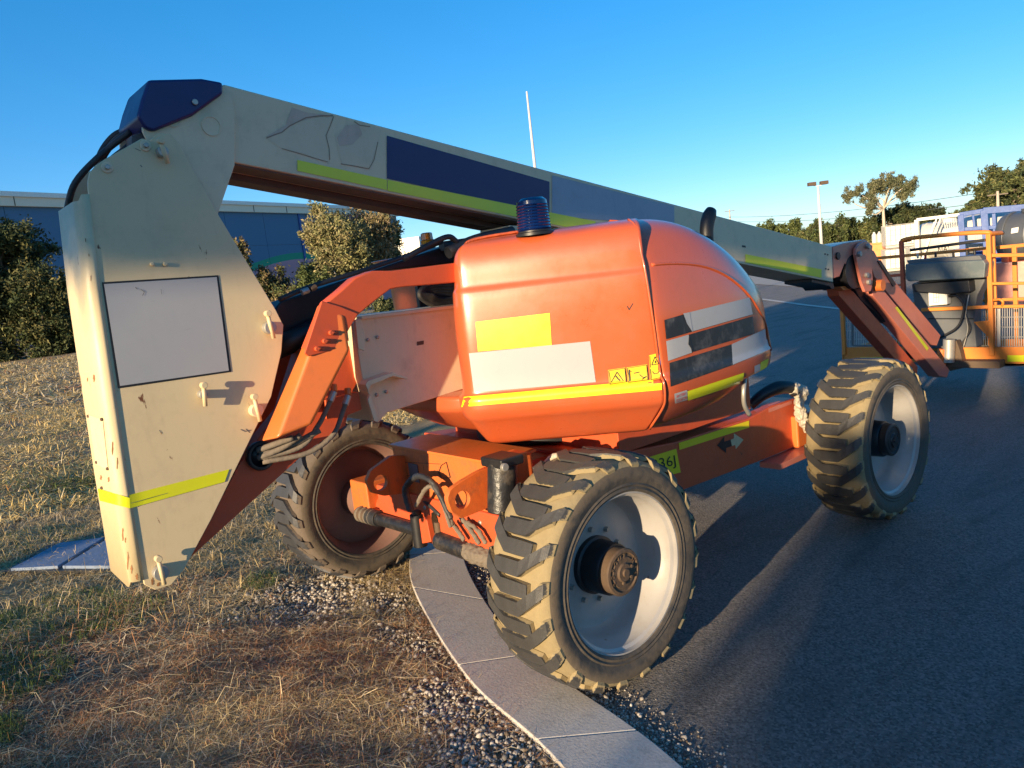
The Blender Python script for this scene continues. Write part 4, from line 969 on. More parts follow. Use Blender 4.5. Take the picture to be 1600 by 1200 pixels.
# muddy hose arch
for k, pts in enumerate((((642, 800), (634, 765), (650, 745), (672, 750), (688, 775), (706, 812)), ((650, 792), (664, 765), (678, 762), (694, 790), (704, 825)), ((636, 790), (632, 762), (655, 742), (684, 760), (696, 790), (708, 822)))):
    tube('axle_hose', [at(*q, 'x', -.20+.012*k) for q in pts], [.020, .020, .017, .015, .015, .014][:6] if k == 0 else .012, HOSEM if k else HOSE, lift, 10)
for k, pts in enumerate((((722, 810), (738, 832), (750, 850)), ((706, 815), (716, 830), (726, 845)), ((728, 815), (746, 828), (760, 850)))):
    tube('axle_hose', [at(*q, 'x', -.14) for q in pts], .013, HOSEM, lift, 8)
tube('axle_hose', [at(590, 798, 'x', .0), at(615, 802, 'x', -.03), at(645, 800, 'x', -.06)], .016, HOSE, lift, 8)
for o_ in [o for o in lift.children if o.name.startswith(('muddy_boot', 'axle_hose', 'valve_hose'))]:
    sm = o_.modifiers.new('s', 'SUBSURF'); sm.levels = sm.render_levels = 2; tx = bpy.data.textures.new('mud', 'CLOUDS'); tx.noise_scale = .02; dm = o_.modifiers.new('d', 'DISPLACE'); dm.texture = tx; dm.strength = .02 if 'boot' in o_.name else .008
# extra brackets, lines and grime on the axle
for a_, b_, r_ in (((.0, 1.75, .60), (-.05, 1.45, .62), .012), ((-.05, 1.45, .62), (-.10, 1.2, .58), .012), ((.02, 1.85, .57), (-.02, 1.5, .53), .015)): tube('brake_line', [a_, ((a_[0]+b_[0])/2-.02, (a_[1]+b_[1])/2, (a_[2]+b_[2])/2+.03), b_], r_, HOSE, lift, 8)
for y_ in (.86, 1.02, 1.34, 1.50): cyl('frame_bolt', (-.085, y_, .60), (-.103, y_, .60), .013, STEEL, lift, 6, 0)
box('data_plate', (-.089, 1.42, .78), (.006, .09, .10), DGREY, lift, bw=.001)
# ---------- jib
JY = 1.06
pprism('boom_nose', [(1302, 385), (1318, 380), (1352, 374), (1364, 384), (1360, 420), (1340, 418), (1320, 412), (1312, 432), (1300, 436)], 'y', JY-.05, JY+.25, PLUM, lift, .006)
pl_ = pprism('jib_link_plate', [(1338, 388), (1344, 380), (1354, 376), (1361, 386), (1364, 440), (1361, 455), (1352, 456), (1346, 440), (1337, 398)], 'y', JY-.09, JY-.065, PLUM, lift, .004)
for a, b in ((1341, 397), (1354, 385), (1352, 430), (1355, 441)):
    q = at(a, b, 'y', JY-.09); cyl('link_bolt', (q[0], JY-.09, q[2]), (q[0], JY-.115, q[2]), .022, STEEL, lift, 8)
q = at(1330, 425, 'y', JY-.03); cyl('jib_pivot', (q[0], JY-.055, q[2]), (q[0], JY+.2, q[2]), .14, BLACK, lift, 28)
q = at(1308, 400, 'y', JY-.05); cyl('nose_pin', (q[0], JY-.05, q[2]), (q[0], JY-.065, q[2]), .03, BLACK, lift, 14)
pprism('jib_upper_bar', [(1313, 448), (1352, 442), (1354, 448), (1318, 454)], 'y', JY-.02, JY+.05, ORANGE, lift, .004)
pprism('jib_lower_strut', [(1309, 449), (1321, 447), (1334, 456), (1434, 573), (1433, 592), (1424, 590), (1311, 462)], 'y', JY+.02, JY+.12, REDO, lift, .006)
jb = pprism('jib_beam', [(1362, 441), (1374, 440), (1378, 450), (1484, 578), (1480, 590), (1468, 588), (1364, 462)], 'y', JY-.03, JY+.08, PLUM, lift, .006)
pprism('jib_beam_upper', [(1352, 384), (1366, 392), (1378, 415), (1470, 524), (1464, 540), (1452, 538), (1366, 432)], 'y', JY+.02, JY+.14, PLUM, lift, .006)
pprism('jib_cylinder', [(1334, 450), (1352, 450), (1400, 500), (1416, 530), (1396, 512), (1345, 470)], 'y', JY+.04, JY+.10, BLACK, lift, .01)
for k in range(3): tube('jib_hose', [at(1340+3*k, 462, 'y', JY+.1), at(1370, 492+4*k, 'y', JY+.1), at(1405+2*k, 512, 'y', JY+.1), at(1420+3*k, 560, 'y', JY+.1)], .012, HOSE if k < 2 else HOSEM, lift, 6)
pprism('beam_inset', [(1372, 408), (1376, 406), (1400, 444), (1396, 448)], 'y', JY+.012, JY+.03, BLACK, lift, .001)
bvJ = bvh_of([jb]); decal('reflective_stripe', [(1398, 481), (1403, 478), (1452, 542), (1448, 548)], bvJ, YEL, lift, 3, 2)
q = at(1371, 446, 'y', JY-.05); cyl('jib_pin', (q[0], JY-.10, q[2]), (q[0], JY+.1, q[2]), .05, ORANGE, lift, 18)
q1 = Vector(at(1472, 545, 'x', 6.1)); q2 = Vector(at(1470, 574, 'x', 6.1)); cyl('rotator', q1, q2, .045, ORANGE, lift, 20)
q1 = Vector(at(1483, 530, 'x', 6.12)); q2 = Vector(at(1482, 566, 'x', 6.12)); cyl('rotator_motor', q1, q2, .055, STEEL, lift, 20)
prism('rotator_housing', pixpoly([(1476, 536), (1494, 532), (1500, 548), (1506, 575), (1484, 580), (1476, 570)], 'x', 6.16), 'x', 6.16, 6.26, HUBR, lift, .006)
# ---------- basket
BX = 6.27; BD = 7.05
bk = empty_b = bpy.data.objects.new('basket', None); col.objects.link(bk); bk.location = (6.6, 1.15, .35); par(bk, lift); bpy.context.view_layer.update()
def bpr(name, pts, mat, x0=BX, d=.04, bw=.004): return prism(name, pixpoly(pts, 'x', x0), 'x', x0, x0+d, mat, bk, bw)
tb1 = bpr('toe_board', [(1317, 543), (1432, 541), (1432, 566), (1317, 568)], BASKETO); tb2 = bpr('toe_board', [(1498, 543), (1730, 541), (1730, 572), (1512, 572), (1498, 562)], BASKETO)
yL = at(1317, 550, 'x', BX)[1]; yR = at(1730, 550, 'x', BX)[1]; zb = at(1317, 568, 'x', BX)[2]; zt = zb+.15
print('BASKET', yL, yR, zb)
box('basket_floor', ((BX+BD)/2, (yL+yR)/2, zb+.01), (BD-BX, yL-yR, .03), DGREY, bk); box('toe_board', (BD, (yL+yR)/2, zb+.08), (.03, yL-yR, .15), BASKETO, bk)
for y in (yL, yR): box('toe_board', ((BX+BD)/2, y, zb+.08), (BD-BX, .03, .15), BASKETO, bk)
bvT = bvh_of([tb1, tb2])
decal('reflective_stripe', [(1344, 558), (1397, 558), (1397, 567), (1344, 566)], bvT, YEL, bk, 2, 2); decal('reflective_stripe', [(1574, 555), (1640, 555), (1640, 566), (1574, 565)], bvT, YEL, bk, 2, 2)
def rail(name, pts, wd=.035, mat=BASKETO, x=BX): 
    P = [np.array(at(p[0], p[1], 'x', p[2] if len(p) > 2 else x)) for p in pts]
    bm = bmesh.new()
    for a, b in zip(P[:-1], P[1:]): beam_bm(bm, a, b, wd, wd)
    return bev(from_bm(name, bm, mat, bk), .006)
zT = .35+1.1
yp = at(1550, 540, 'x', BX)[1]; yq = at(1414, 500, 'x', BX)[1]
def post(y, x, z0=zb+.1, z1=zT, m=BASKETO, wd=.042): return beam('basket_post', (x, y, z0), (x, y, z1), wd, wd, m, bk, .006)
ztop = at(1547, 365, 'x', BX)[2]
post(yp, BX, zb+.1, ztop); post(yp, BX+.12, zb+.1, ztop-.02, wd=.03); post(yq, BX, zb+.1, at(1412, 376, 'x', BX)[2], REDO); post(yL-.02, BX, zb+.1, zb+.75)
post(yL-.02, BD); post(yR, BX); post(yR, BD); post((yL+yR)/2, BD, m=BASKETO); post(at(1588, 500, 'x', BD)[1], BD)
tube('console_guard_rail', [(BX+.25, yq+.02, at(1412, 376, 'x', BX)[2]), (BX+.02, yq, at(1412, 376, 'x', BX)[2]), (BX, yq-.12, at(1425, 372, 'x', BX)[2]), at(1500, 365, 'x', BX), at(1540, 363, 'x', BX), (BX+.05, yp-.01, ztop), (BX+.30, yp-.02, ztop-.01)], .022, BASKETO, bk, 12, 6)
rail('console_brace', [(1422, 391), (1540, 375)], .03, BLACK, BX+.15)
rail('top_rail', [(1550, 399), (1740, 396)]); rail('middle_rail', [(1550, 443), (1740, 441)], .028); rail('top_rail', [(1378, 432), (1415, 429)], .03, REDO, BX); rail('middle_rail', [(1378, 447), (1415, 445)], .022, REDO, BX)
beam('top_rail', (BD, yL, zT), (BD, yR, zT), .035, .035, BASKETO, bk); beam('middle_rail', (BD, yL, .9), (BD, yR, .9), .03, .03, BASKETO, bk)
for y in (yL-.02, yR): beam('top_rail', (BX, y, zb+.75 if y > 1 else zT), (BD, y, zT), .035, .035, BASKETO, bk)
rail('lower_rail', [(1440, 484), (1552, 479)], .035); rail('lower_rail', [(1552, 479), (1740, 476)], .03)
rail('mesh_top_rail', [(1321, 491), (1432, 489)], .02, GREY)
def wires(pa, pb, pc, pd, n, m, x, name='mesh_panel'):
    A, B, C, D = [np.array(at(*p, 'x', x)) for p in (pa, pb, pc, pd)]; bm = bmesh.new()
    for i in range(n+1): beam_bm(bm, A+(B-A)*i/n, D+(C-D)*i/n, .006, .006)
    for j in range(m+1): beam_bm(bm, A+(D-A)*j/m, B+(C-B)*j/m, .006, .006)
    return from_bm(name, bm, STEEL, bk)
wires((1321, 491), (1432, 489), (1432, 542), (1321, 543), 30, 4, BX+.02); wires((1556, 480), (1735, 478), (1735, 541), (1556, 542), 46, 4, BX+.02); wires((1520, 482), (1550, 481), (1550, 540), (1520, 541), 9, 4, BX+.3)
rail('mesh_frame', [(1332, 494), (1332, 540), (1420, 540)], .02, GREY, BX+.01); rail('mesh_frame', [(1561, 482), (1561, 541)], .03, STEEL, BX-.02)
bpr('gusset', [(1521, 503), (1548, 500), (1548, 530), (1535, 518)], BASKETO, BX+.02, .01)
tube('gate_handle', [at(1552, 469, 'x', BX-.01), at(1562, 468, 'x', BX-.03), at(1567, 472, 'x', BX-.03), at(1566, 478, 'x', BX-.01)], .012, BASKETO, bk, 8)
# console and its support
bpr('control_console', [(1414, 413), (1440, 411), (1536, 406), (1540, 412), (1538, 434), (1420, 440), (1415, 436)], GREY, BX-.12, .26, .01)
bpr('console_lid', [(1416, 407), (1530, 399), (1536, 407), (1420, 414)], DGREY, BX-.05, .15, .008)
for a, b, s in ((1434, 404, .03), (1446, 405, .022), (1462, 402, .028), (1490, 401, .02), (1511, 399, .026), (1523, 398, .02)):
    q = at(a, b, 'x', BX-.0); cyl('control_lever', q, q+np.array([0, 0, s+.02]), .012, random.choice([BLACK, SIGNR, STEEL, BLACK]), bk, 10)
bpr('console_underside', [(1425, 444), (1470, 441), (1514, 438), (1516, 456), (1480, 460), (1428, 456)], BLACK, BX-.08, .2, .008)
bpr('console_support', [(1424, 444), (1440, 438), (1540, 432), (1538, 440), (1527, 462), (1522, 500), (1526, 543), (1440, 545), (1432, 500)], DGREY, BX+.06, .18, .012)
bpr('support_panel_line', [(1450, 497), (1521, 497), (1521, 499), (1450, 499)], BLACK, BX+.055, .006, 0)
wb_ = bpr('junction_box', [(1450, 453), (1479, 450), (1480, 476), (1451, 478)], WBOX, BX-.06, .1, .008)
bvW = bvh_of([wb_]); mb = MB()
for l in ([(1459, 457), (1467, 456), (1467, 472), (1459, 473), (1459, 457)], [(1463, 456.5), (1463, 472.5)], [(1459, 465), (1467, 464)]): linedecal(mb, l, .5, bvW, .002)
tag(mb.build('box_marking', DGREY, bk, False), kind='stuff')
tube('console_cable', [at(1481, 463, 'x', BX-.02), at(1494, 462, 'x', BX-.04), at(1505, 474, 'x', BX-.04), at(1505, 490, 'x', BX-.04), at(1495, 512, 'x', BX-.04), at(1468, 528, 'x', BX-.04)], .012, BLACK, bk, 8)
for k in range(3): tube('console_cable', [at(1514-2*k, 460, 'x', BX-.01), at(1509, 490, 'x', BX-.02), at(1512+2*k, 515, 'x', BX-.01), at(1505-4*k, 543, 'x', BX)], .007, HOSE if k else STEEL, bk, 6)
box('basket_mount', (BX-.06, 1.0, zb+.03), (.16, .7, .07), HUBR, bk, bw=.006)
# ================================================================== BACKGROUND
def gp(px, D, py=450):
    d = ray(px, py); d = np.array([d[0], d[1]]); d /= np.linalg.norm(d); return CAM[:2]+d*D
def top_z(px, py, D):
    d = ray(px, py); return CAM[2]+d[2]*D/math.hypot(d[0], d[1])
LEAF = stuffmat('foliage', .7)
BARK = paint('bark', (.20, .16, .12), .9, .3, .4); BARKW = paint('pale_gum_bark', (.50, .42, .32), .8, .3, .4, (.25, .18, .12))
def foliage(centers, radii, n, leaf, cols_, squash=.8):
    """leaf sized faces scattered through clumps"""
    centers = np.array(centers); radii = np.array(radii)
    if squash < .99:      # break each clump into ragged twigs
        m_ = 16; cc_ = np.repeat(centers, m_, axis=0); rr_ = np.repeat(radii, m_)
        dd_ = rng.normal(0, 1, cc_.shape); dd_ /= np.linalg.norm(dd_, axis=1)[:, None]
        centers = cc_+dd_*(rr_*rng.uniform(.3, 1.18, len(rr_)))[:, None]*np.array([1, 1, squash]); radii = rr_*rng.uniform(.12, .42, len(rr_))
        k = rng.choice(len(centers), n, p=radii**1.6/np.sum(radii**1.6)); P = centers[k]+rng.normal(0, .5, (n, 3))*radii[k][:, None]*np.array([1, 1, 1.1])
    else:
        k = rng.choice(len(centers), n, p=radii**2/np.sum(radii**2))
        d = rng.normal(0, 1, (n, 3)); d /= np.linalg.norm(d, axis=1)[:, None]; P = centers[k]+d*(radii[k]*rng.uniform(.35, 1.08, n)**.6)[:, None]
    u = rng.normal(0, 1, (n, 3)); u /= np.linalg.norm(u, axis=1)[:, None]; v = np.cross(u, rng.normal(0, 1, (n, 3))); v /= np.linalg.norm(v, axis=1)[:, None]
    L = leaf*rng.uniform(.5, 1.4, n)[:, None]; W_ = L*.38
    V = np.stack([P-u*L, P+v*W_, P+u*L, P-v*W_], 1).reshape(-1, 3); F = np.arange(n*4).reshape(-1, 4)
    cc = np.array(cols_); c = cc[(k+rng.integers(0, 2, n)) % len(cc)]*rng.uniform(.55, 1.35, n)[:, None]
    return V, F, np.repeat(c, 4, axis=0)
def tree(name, x, y, h, clumps, n, leaf, cols_, label, cat='tree', group=None, trunk=.2, bark=None, tl=.5, lean=(0, 0), limbs=True):
    t = empty(name, (x, y, 0), label, cat, group)
    C3 = [(x+a, y+b, z) for a, b, z, r in clumps]; rr = [c[3] for c in clumps]
    v, f, c = foliage(C3, rr, n, leaf, cols_)
    link('crown', fast_mesh('crown', v, f, cols=c), LEAF, t)
    mb = MB(); top = (x+lean[0], y+lean[1], h*tl)
    mb.tube([(x, y, -.1), (x+lean[0]*.4, y+lean[1]*.4, h*tl*.5), top], [trunk, trunk*.8, trunk*.6], 8, 4)
    if limbs:
        for a in C3:
            a = np.array(a); b = np.array(top); m = (a+b)/2+rng.normal(0, .04*h, 3)
            mb.tube([tuple(b), tuple(m), tuple(a)], [trunk*.5, trunk*.3, trunk*.1], 6, 3)
    mb.build('trunk', bark or BARK, t)
    return t
def blobclumps(w_, h, n, r, z0=.5, seed=0):
    q = np.random.default_rng(seed); out = []
    for i in range(n):
        a = q.uniform(0, 6.28); z = z0+(h-r-z0)*q.uniform(0, 1)**.8; k = math.sqrt(max(.05, 1-((z-h*.35)/(h*.72))**2)); rad = q.uniform(0, 1)**.6*(w_/2-r*.5)*k
        out.append((rad*math.cos(a), rad*math.sin(a), z, r*q.uniform(.6, 1.15)))
    return out
OLV = [(.09, .105, .035), (.13, .135, .045), (.06, .08, .03), (.16, .15, .06)]; DKG = [(.035, .050, .018), (.05, .065, .022), (.07, .075, .03)]
BRN = [(.17, .12, .055), (.12, .10, .04), (.20, .15, .08), (.09, .095, .03)]; GRN = [(.08, .10, .03), (.11, .13, .04), (.06, .08, .025)]
# warehouse with a mural
W0 = np.array([9.5, 75.3]); W1 = np.array([46., 92.0]); wd_ = W1-W0; wd_ /= np.linalg.norm(wd_); wn = np.array([wd_[1], -wd_[0]])
wh = empty('warehouse', (*W0, 0), 'large blue warehouse with green and pink mural behind the trees', 'building')
m, t, b = newmat('mural_paint'); v = coords(t); sp = N(t, 'ShaderNodeSeparateXYZ'); t.links.new(v, sp.inputs[0])
def math_(t, op, a, b=None, c=None):
    n = N(t, 'ShaderNodeMath', operation=op)
    for i, q in enumerate((a, b, c)):
        if q is None: continue
        if isinstance(q, (int, float)): n.inputs[i].default_value = q
        else: t.links.new(q, n.inputs[i])
    return n.outputs[0]
wv = math_(t, 'MULTIPLY', math_(t, 'SINE', math_(t, 'MULTIPLY_ADD', sp.outputs[0], .16, 1.1)), 1.6)
zz = math_(t, 'SUBTRACT', sp.outputs[2], math_(t, 'ADD', wv, 5.6))
xr = math_(t, 'MULTIPLY', math_(t, 'MAXIMUM', math_(t, 'SUBTRACT', sp.outputs[0], 47.0), 0), 1.6)
zz = math_(t, 'SUBTRACT', zz, xr)
r = ramp(t, math_(t, 'MULTIPLY_ADD', zz, .05, .5), [(0, (.55, .26, .30)), (.46, (.02, .30, .16)), (.50, (.085, .18, .29))]); r.color_ramp.interpolation = 'CONSTANT'
nn = noise(t, v, .5, 4); a = mixc(t, nn, r.outputs[0], (.09, .17, .25), 'MIX'); a = mixc(t, .8, a, r.outputs[0]); t.links.new(a, b.inputs['Base Color']); b.inputs['Roughness'].default_value = .8
MURAL = m
ang = math.atan2(wd_[1], wd_[0]); pw = 6.1
box('wall', (*(W0+wd_*20-wn*.16), 6.0), (78, .3, 12.0), paint('wall_joint', (.20, .25, .30), .9, 0, 0), wh, ang, 0)
for i in range(-4, 9):
    for j, (z0_, z1_) in enumerate(((0, 4.1), (4.13, 8.2), (8.23, 12.0))):
        c = W0+wd_*(pw*(i+.5)); box('wall_panel', (*c, (z0_+z1_)/2), (pw-.05, .14, z1_-z0_), MURAL, wh, ang, 0)
for i in (-1, 2, 6): c = W0+wd_*(pw*i+.2)+wn*.12; box('downpipe', (*c, 6), (.3, .15, 12), CBLUE, wh, ang, 0)
FAS = paint('fascia', (.88, .74, .55), .7, .2, .1); c = W0+wd_*20+wn*.1
box('fascia', (*c, 12.45), (79, .6, .95), FAS, wh, ang, .02); box('roof_gutter', (*(c+wn*.12), 12.95), (79.2, .7, .42), paint('gutter', (.9, .84, .74), .6), wh, ang, .02); box('roof', (*(c-wn*10), 13.05), (79, 20, .2), FAS, wh, ang, 0)
for k in range(14): c2 = W0+wd_*(k*5.6-16)+wn*.42; box('fascia_seam', (*c2, 12.45), (.05, .05, .9), BLACK, wh, ang, 0)
c = gp(648, 70); sh = box('white_shed', (c[0], c[1], top_z(646, 372, 70)/2), (2.6, 3, top_z(646, 372, 70)), WBOX, None, .6); tag(sh, 'small white shed seen between the tree and the amber beacon', 'shed')
# trees on the verge
G1 = 'trees in front of the warehouse'
def vt(name, px, D, ytop, wpx, cl_n, rr, n, leaf, cols_, lab, seed, z0=.3, **k):
    c = gp(px, D); h = top_z(px, ytop, D); w_ = wpx*D/1232
    return tree(name, c[0], c[1], h, blobclumps(w_, h, cl_n, rr, z0, seed), n, leaf, cols_, lab, group=k.pop('group', G1), **k)
vt('gum_tree', 2, 58, 318, 125, 34, 1.5, 41600, 0.125, [(.12, .115, .04), (.06, .075, .028), (.045, .06, .022)], 'tall olive bushy tree at the left edge of the warehouse', 1)
vt('gum_tree', 62, 56, 392, 95, 26, 1.4, 32000, 0.117, DKG+[(.12, .11, .04)], 'dark green bushy tree just left of the cream riser', 2)
vt('gum_tree', 100, 57, 470, 80, 16, 1.1, 16000, 0.117, DKG, 'low dark shrub half hidden by the cream riser', 3, z0=.2)
vt('gum_tree', -70, 57, 350, 110, 26, 1.5, 19200, 0.156, OLV, 'olive tree beyond the left edge of the picture', 4)
vt('shrub', 372, 52, 362, 55, 12, 1.0, 12800, 0.109, BRN, 'rusty brown shrub right of the cream riser', 5, z0=2)
vt('shrub', 412, 52, 412, 70, 14, 1.0, 14400, 0.109, BRN+DKG, 'brown shrub with dry tips under the blue wall', 6, z0=.5)
vt('shrub', 445, 50, 436, 50, 10, .8, 8000, 0.109, OLV+BRN, 'low olive shrub right of the brown shrubs', 16, z0=.5)
vt('shrub', 487, 49, 402, 46, 9, .9, 9600, 0.101, GRN, 'bright green shrub at the foot of the tall gum', 7, z0=.5)
vt('gum_tree', 535, 50, 306, 108, 38, 1.05, 32000, 0.101, [(.24, .22, .09), (.28, .23, .11), (.17, .17, .07)], 'tall olive gum tree under the boom', 8, z0=2.2, trunk=.25, bark=BARKW)
vt('gum_tree', 588, 52, 318, 84, 30, 1.1, 24000, 0.101, [(.28, .20, .11), (.22, .17, .08), (.15, .14, .06)], 'brown tinged gum tree beside the amber beacon', 9, z0=2, trunk=.25, bark=BARKW)
vt('gum_tree', 622, 56, 345, 28, 9, .7, 4500, .12, OLV, 'thin sparse gum tree nearest the amber beacon', 10, z0=3, trunk=.12, bark=BARKW)
vt('shrub', 598, 45, 458, 60, 10, .6, 8000, 0.086, DKG+OLV, 'low dark shrub seen under the orange hose guard', 11, z0=.2)
# tree line across the yard
G2 = 'trees across the yard'
TL = [(1150, 110, 352, 60, GRN), (1190, 112, 345, 55, GRN), (1232, 112, 341, 60, GRN), (1262, 108, 356, 44, OLV), (1304, 104, 332, 62, DKG+GRN), (1342, 106, 337, 60, DKG+GRN), (1368, 104, 345, 50, OLV), (1412, 102, 314, 62, DKG), (1445, 104, 318, 56, [(.03, .042, .018), (.05, .06, .025)]), (1478, 104, 330, 50, OLV), (1508, 106, 322, 52, GRN), (1532, 100, 306, 40, GRN), (1565, 92, 262, 62, OLV+DKG), (1604, 90, 232, 84, OLV+DKG), (1660, 90, 225, 90, OLV+DKG), (1720, 92, 240, 90, OLV)]
labs = ['pale green round tree low behind the boom', 'light green tree left of the floodlight pole', 'small round green tree left of the floodlight pole', 'low olive tree at the foot of the floodlight pole', 'dense green tree right of the floodlight pole', 'dense green tree under the tall gum', 'olive tree behind the tall gum trunk', 'dark layered tree right of the tall gum', 'near black broad tree right of the tall gum', 'olive tree above the white containers', 'mid green tree above the white ladder', 'green tree left of the timber pole', 'tall olive tree behind the timber pole', 'tallest dense tree at the right edge', 'dense olive tree beyond the right edge', 'broad olive tree beyond the right edge']
for i, ((px, D, yt, wp, cc), lb_) in enumerate(zip(TL, labs)):
    wp *= 1.35
    vt('yard_tree', px, D, yt, wp, 30, wp*D/1232*.14, 19000, .17, cc, lb_, 20+i, z0=.2, group=G2, trunk=.25)
c = gp(1386, 96); D = 96; h = top_z(1380, 274, D); s = D/1232
cl3 = []
rt = Rv[:2]/np.linalg.norm(Rv[:2])
for dx, py, r in ((-40, 300, 13), (-30, 318, 11), (-48, 310, 8), (-22, 292, 12), (-6, 284, 14), (10, 282, 13), (24, 290, 14), (32, 300, 11), (-10, 305, 10), (18, 306, 9), (-28, 330, 6), (0, 296, 12), (28, 278, 8)):
    q = rt*dx*s; cl3.append((q[0], q[1]+random.uniform(-1, 1), top_z(1386+dx, py, D), r*s))
tree('tall_gum_tree', c[0], c[1], h, cl3, 26000, .10, [(.13, .14, .075), (.17, .16, .08), (.09, .10, .05)], 'tall thin gum tree with pale forked trunk standing above the tree line', 'tree', None, .22, BARKW, .52)
# floodlight pole
c = gp(1283, 88, 372); h = top_z(1278, 290, 88)
fl = empty('floodlight_pole', (c[0], c[1], 0), 'tall thin floodlight pole with two lamps across the yard', 'light pole')
POLEM = paint('pole_white', (.60, .58, .55), .5, .1, .2)
tube('pole', [(c[0], c[1], 0), (c[0], c[1], h)], [.17, .12], POLEM, fl, 10, 2, False)
for s_ in (-1, 1):
    q = c+rt*s_*.62; beam('lamp_arm', (c[0], c[1], h-.05), (q[0], q[1], h+.1), .08, .08, POLEM, fl, 0); box('flood_lamp', (q[0], q[1], h+.22), (.75, .55, .35), HUBR, fl, YAW*-1, .03)
# slim white pole behind the machine
D = 19; q = CAM+ray(823, 143)*(D/math.hypot(*ray(823, 143)[:2])); mp_ = empty('slim_pole', (q[0], q[1], 0), 'slim tapering white pole rising behind the boom', 'pole')
tube('pole', [(q[0], q[1], 0), (q[0], q[1], q[2])], [.07, .022], POLEM, mp_, 10, 2, False); lathe('pole_base', [(0, .14), (.03, .14), (.03, .08), (.3, .07)], STEEL, mp_, 16, 'z', (q[0], q[1], 0))
# timber poles and wires
wp_ = []
for i, (px, D, yt, lb_) in enumerate(((1563, 84, 298, 'timber power pole at the right before the tall trees'), (1149, 150, 326, 'small far power pole beyond the boom'), (1700, 84, 280, 'timber power pole beyond the right edge'))):
    c = gp(px, D); z = top_z(px, yt, D); o = empty('power_pole', (c[0], c[1], 0), lb_, 'power pole', 'power poles'); tube('pole', [(c[0], c[1], 0), (c[0], c[1], z)], [.16, .11], BARKW, o, 8, 2, False)
    beam('cross_arm', (c[0]-rt[0]*.9, c[1]-rt[1]*.9, z-.3), (c[0]+rt[0]*.9, c[1]+rt[1]*.9, z-.3), .1, .1, BARK, o, 0)
for i, (pa, pb, lb_) in enumerate((((1145, 338), (1720, 270), 'upper thin power line over the trees'), ((1145, 345), (1720, 290), 'lower thin power line over the trees'))):
    A = np.array([*gp(pa[0], 150), top_z(pa[0], pa[1], 150)]); B = np.array([*gp(pb[0], 84), top_z(pb[0], pb[1], 84)])
    P = [A+(B-A)*k/10-np.array([0, 0, 1.0*4*(k/10)*(1-k/10)]) for k in range(11)]
    tag(tube('power_line', P, .028, DGREY, None, 4, 1, False), lb_, 'power line', 'power lines')
# ---- yard goods
def face_yaw(px): d = ray(px, 400); return math.atan2(d[1], d[0])-math.pi/2
def ibc(px, D, z, lab):
    c = gp(px, D); a = face_yaw(px)+.15; o = empty('ibc_tote', (c[0], c[1], z), lab, 'bulk container', 'caged bulk containers')
    box('tank', (c[0], c[1], z+.50), (1.10, .95, .78), WBOX, o, a, .04); box('pallet', (c[0], c[1], z+.05), (1.15, 1.0, .10), STEEL, o, a, .01)
    bm = bmesh.new(); u = np.array([math.cos(a), math.sin(a)]); v_ = np.array([-u[1], u[0]])
    for k in range(7):
        for s_ in (-1, 1):
            p = c+u*(-.57+.19*k)+v_*s_*.5; beam_bm(bm, (*p, z+.1), (*p, z+.92), .018, .018)
    for k in range(5):
        for s_ in (-1, 1):
            p = c+u*s_*.58+v_*(-.45+.22*k); beam_bm(bm, (*p, z+.1), (*p, z+.92), .018, .018)
    for k in range(5):
        for s_ in (-1, 1):
            p = c-u*.58+v_*s_*.5; q = c+u*.58+v_*s_*.5; beam_bm(bm, (*p, z+.12+.2*k), (*q, z+.12+.2*k), .018, .018)
    from_bm('cage', bm, STEEL, o)
ibc(1406, 37, 0, 'lower of two stacked white caged totes'); ibc(1408, 37, .95, 'upper of two stacked white caged totes'); ibc(1446, 36, 0, 'white caged tote behind the basket rail')
c = gp(1376, 38); yb = empty('yellow_bin', (c[0], c[1], 0), 'yellow steel bin left of the white totes', 'bin'); box('bin_body', (c[0], c[1], .62), (1.2, 1.2, 1.1), BASKETO, yb, face_yaw(1376), .02); box('bin_rim', (c[0], c[1], 1.19), (1.28, 1.28, .06), BASKETO, yb, face_yaw(1376), .01)
for px in (1370, 1378):
    q = gp(px, 38.0); tag(lathe('gas_bottle', [(1.22, 0), (1.22, .10), (1.55, .10), (1.63, .05), (1.68, .04), (1.68, 0)], TANKW, None, 14, 'z', (q[0], q[1], 0)), 'white bottle standing on the yellow bin, '+('left' if px == 1370 else 'right')+' one', 'bottle', 'bottles on the yellow bin')
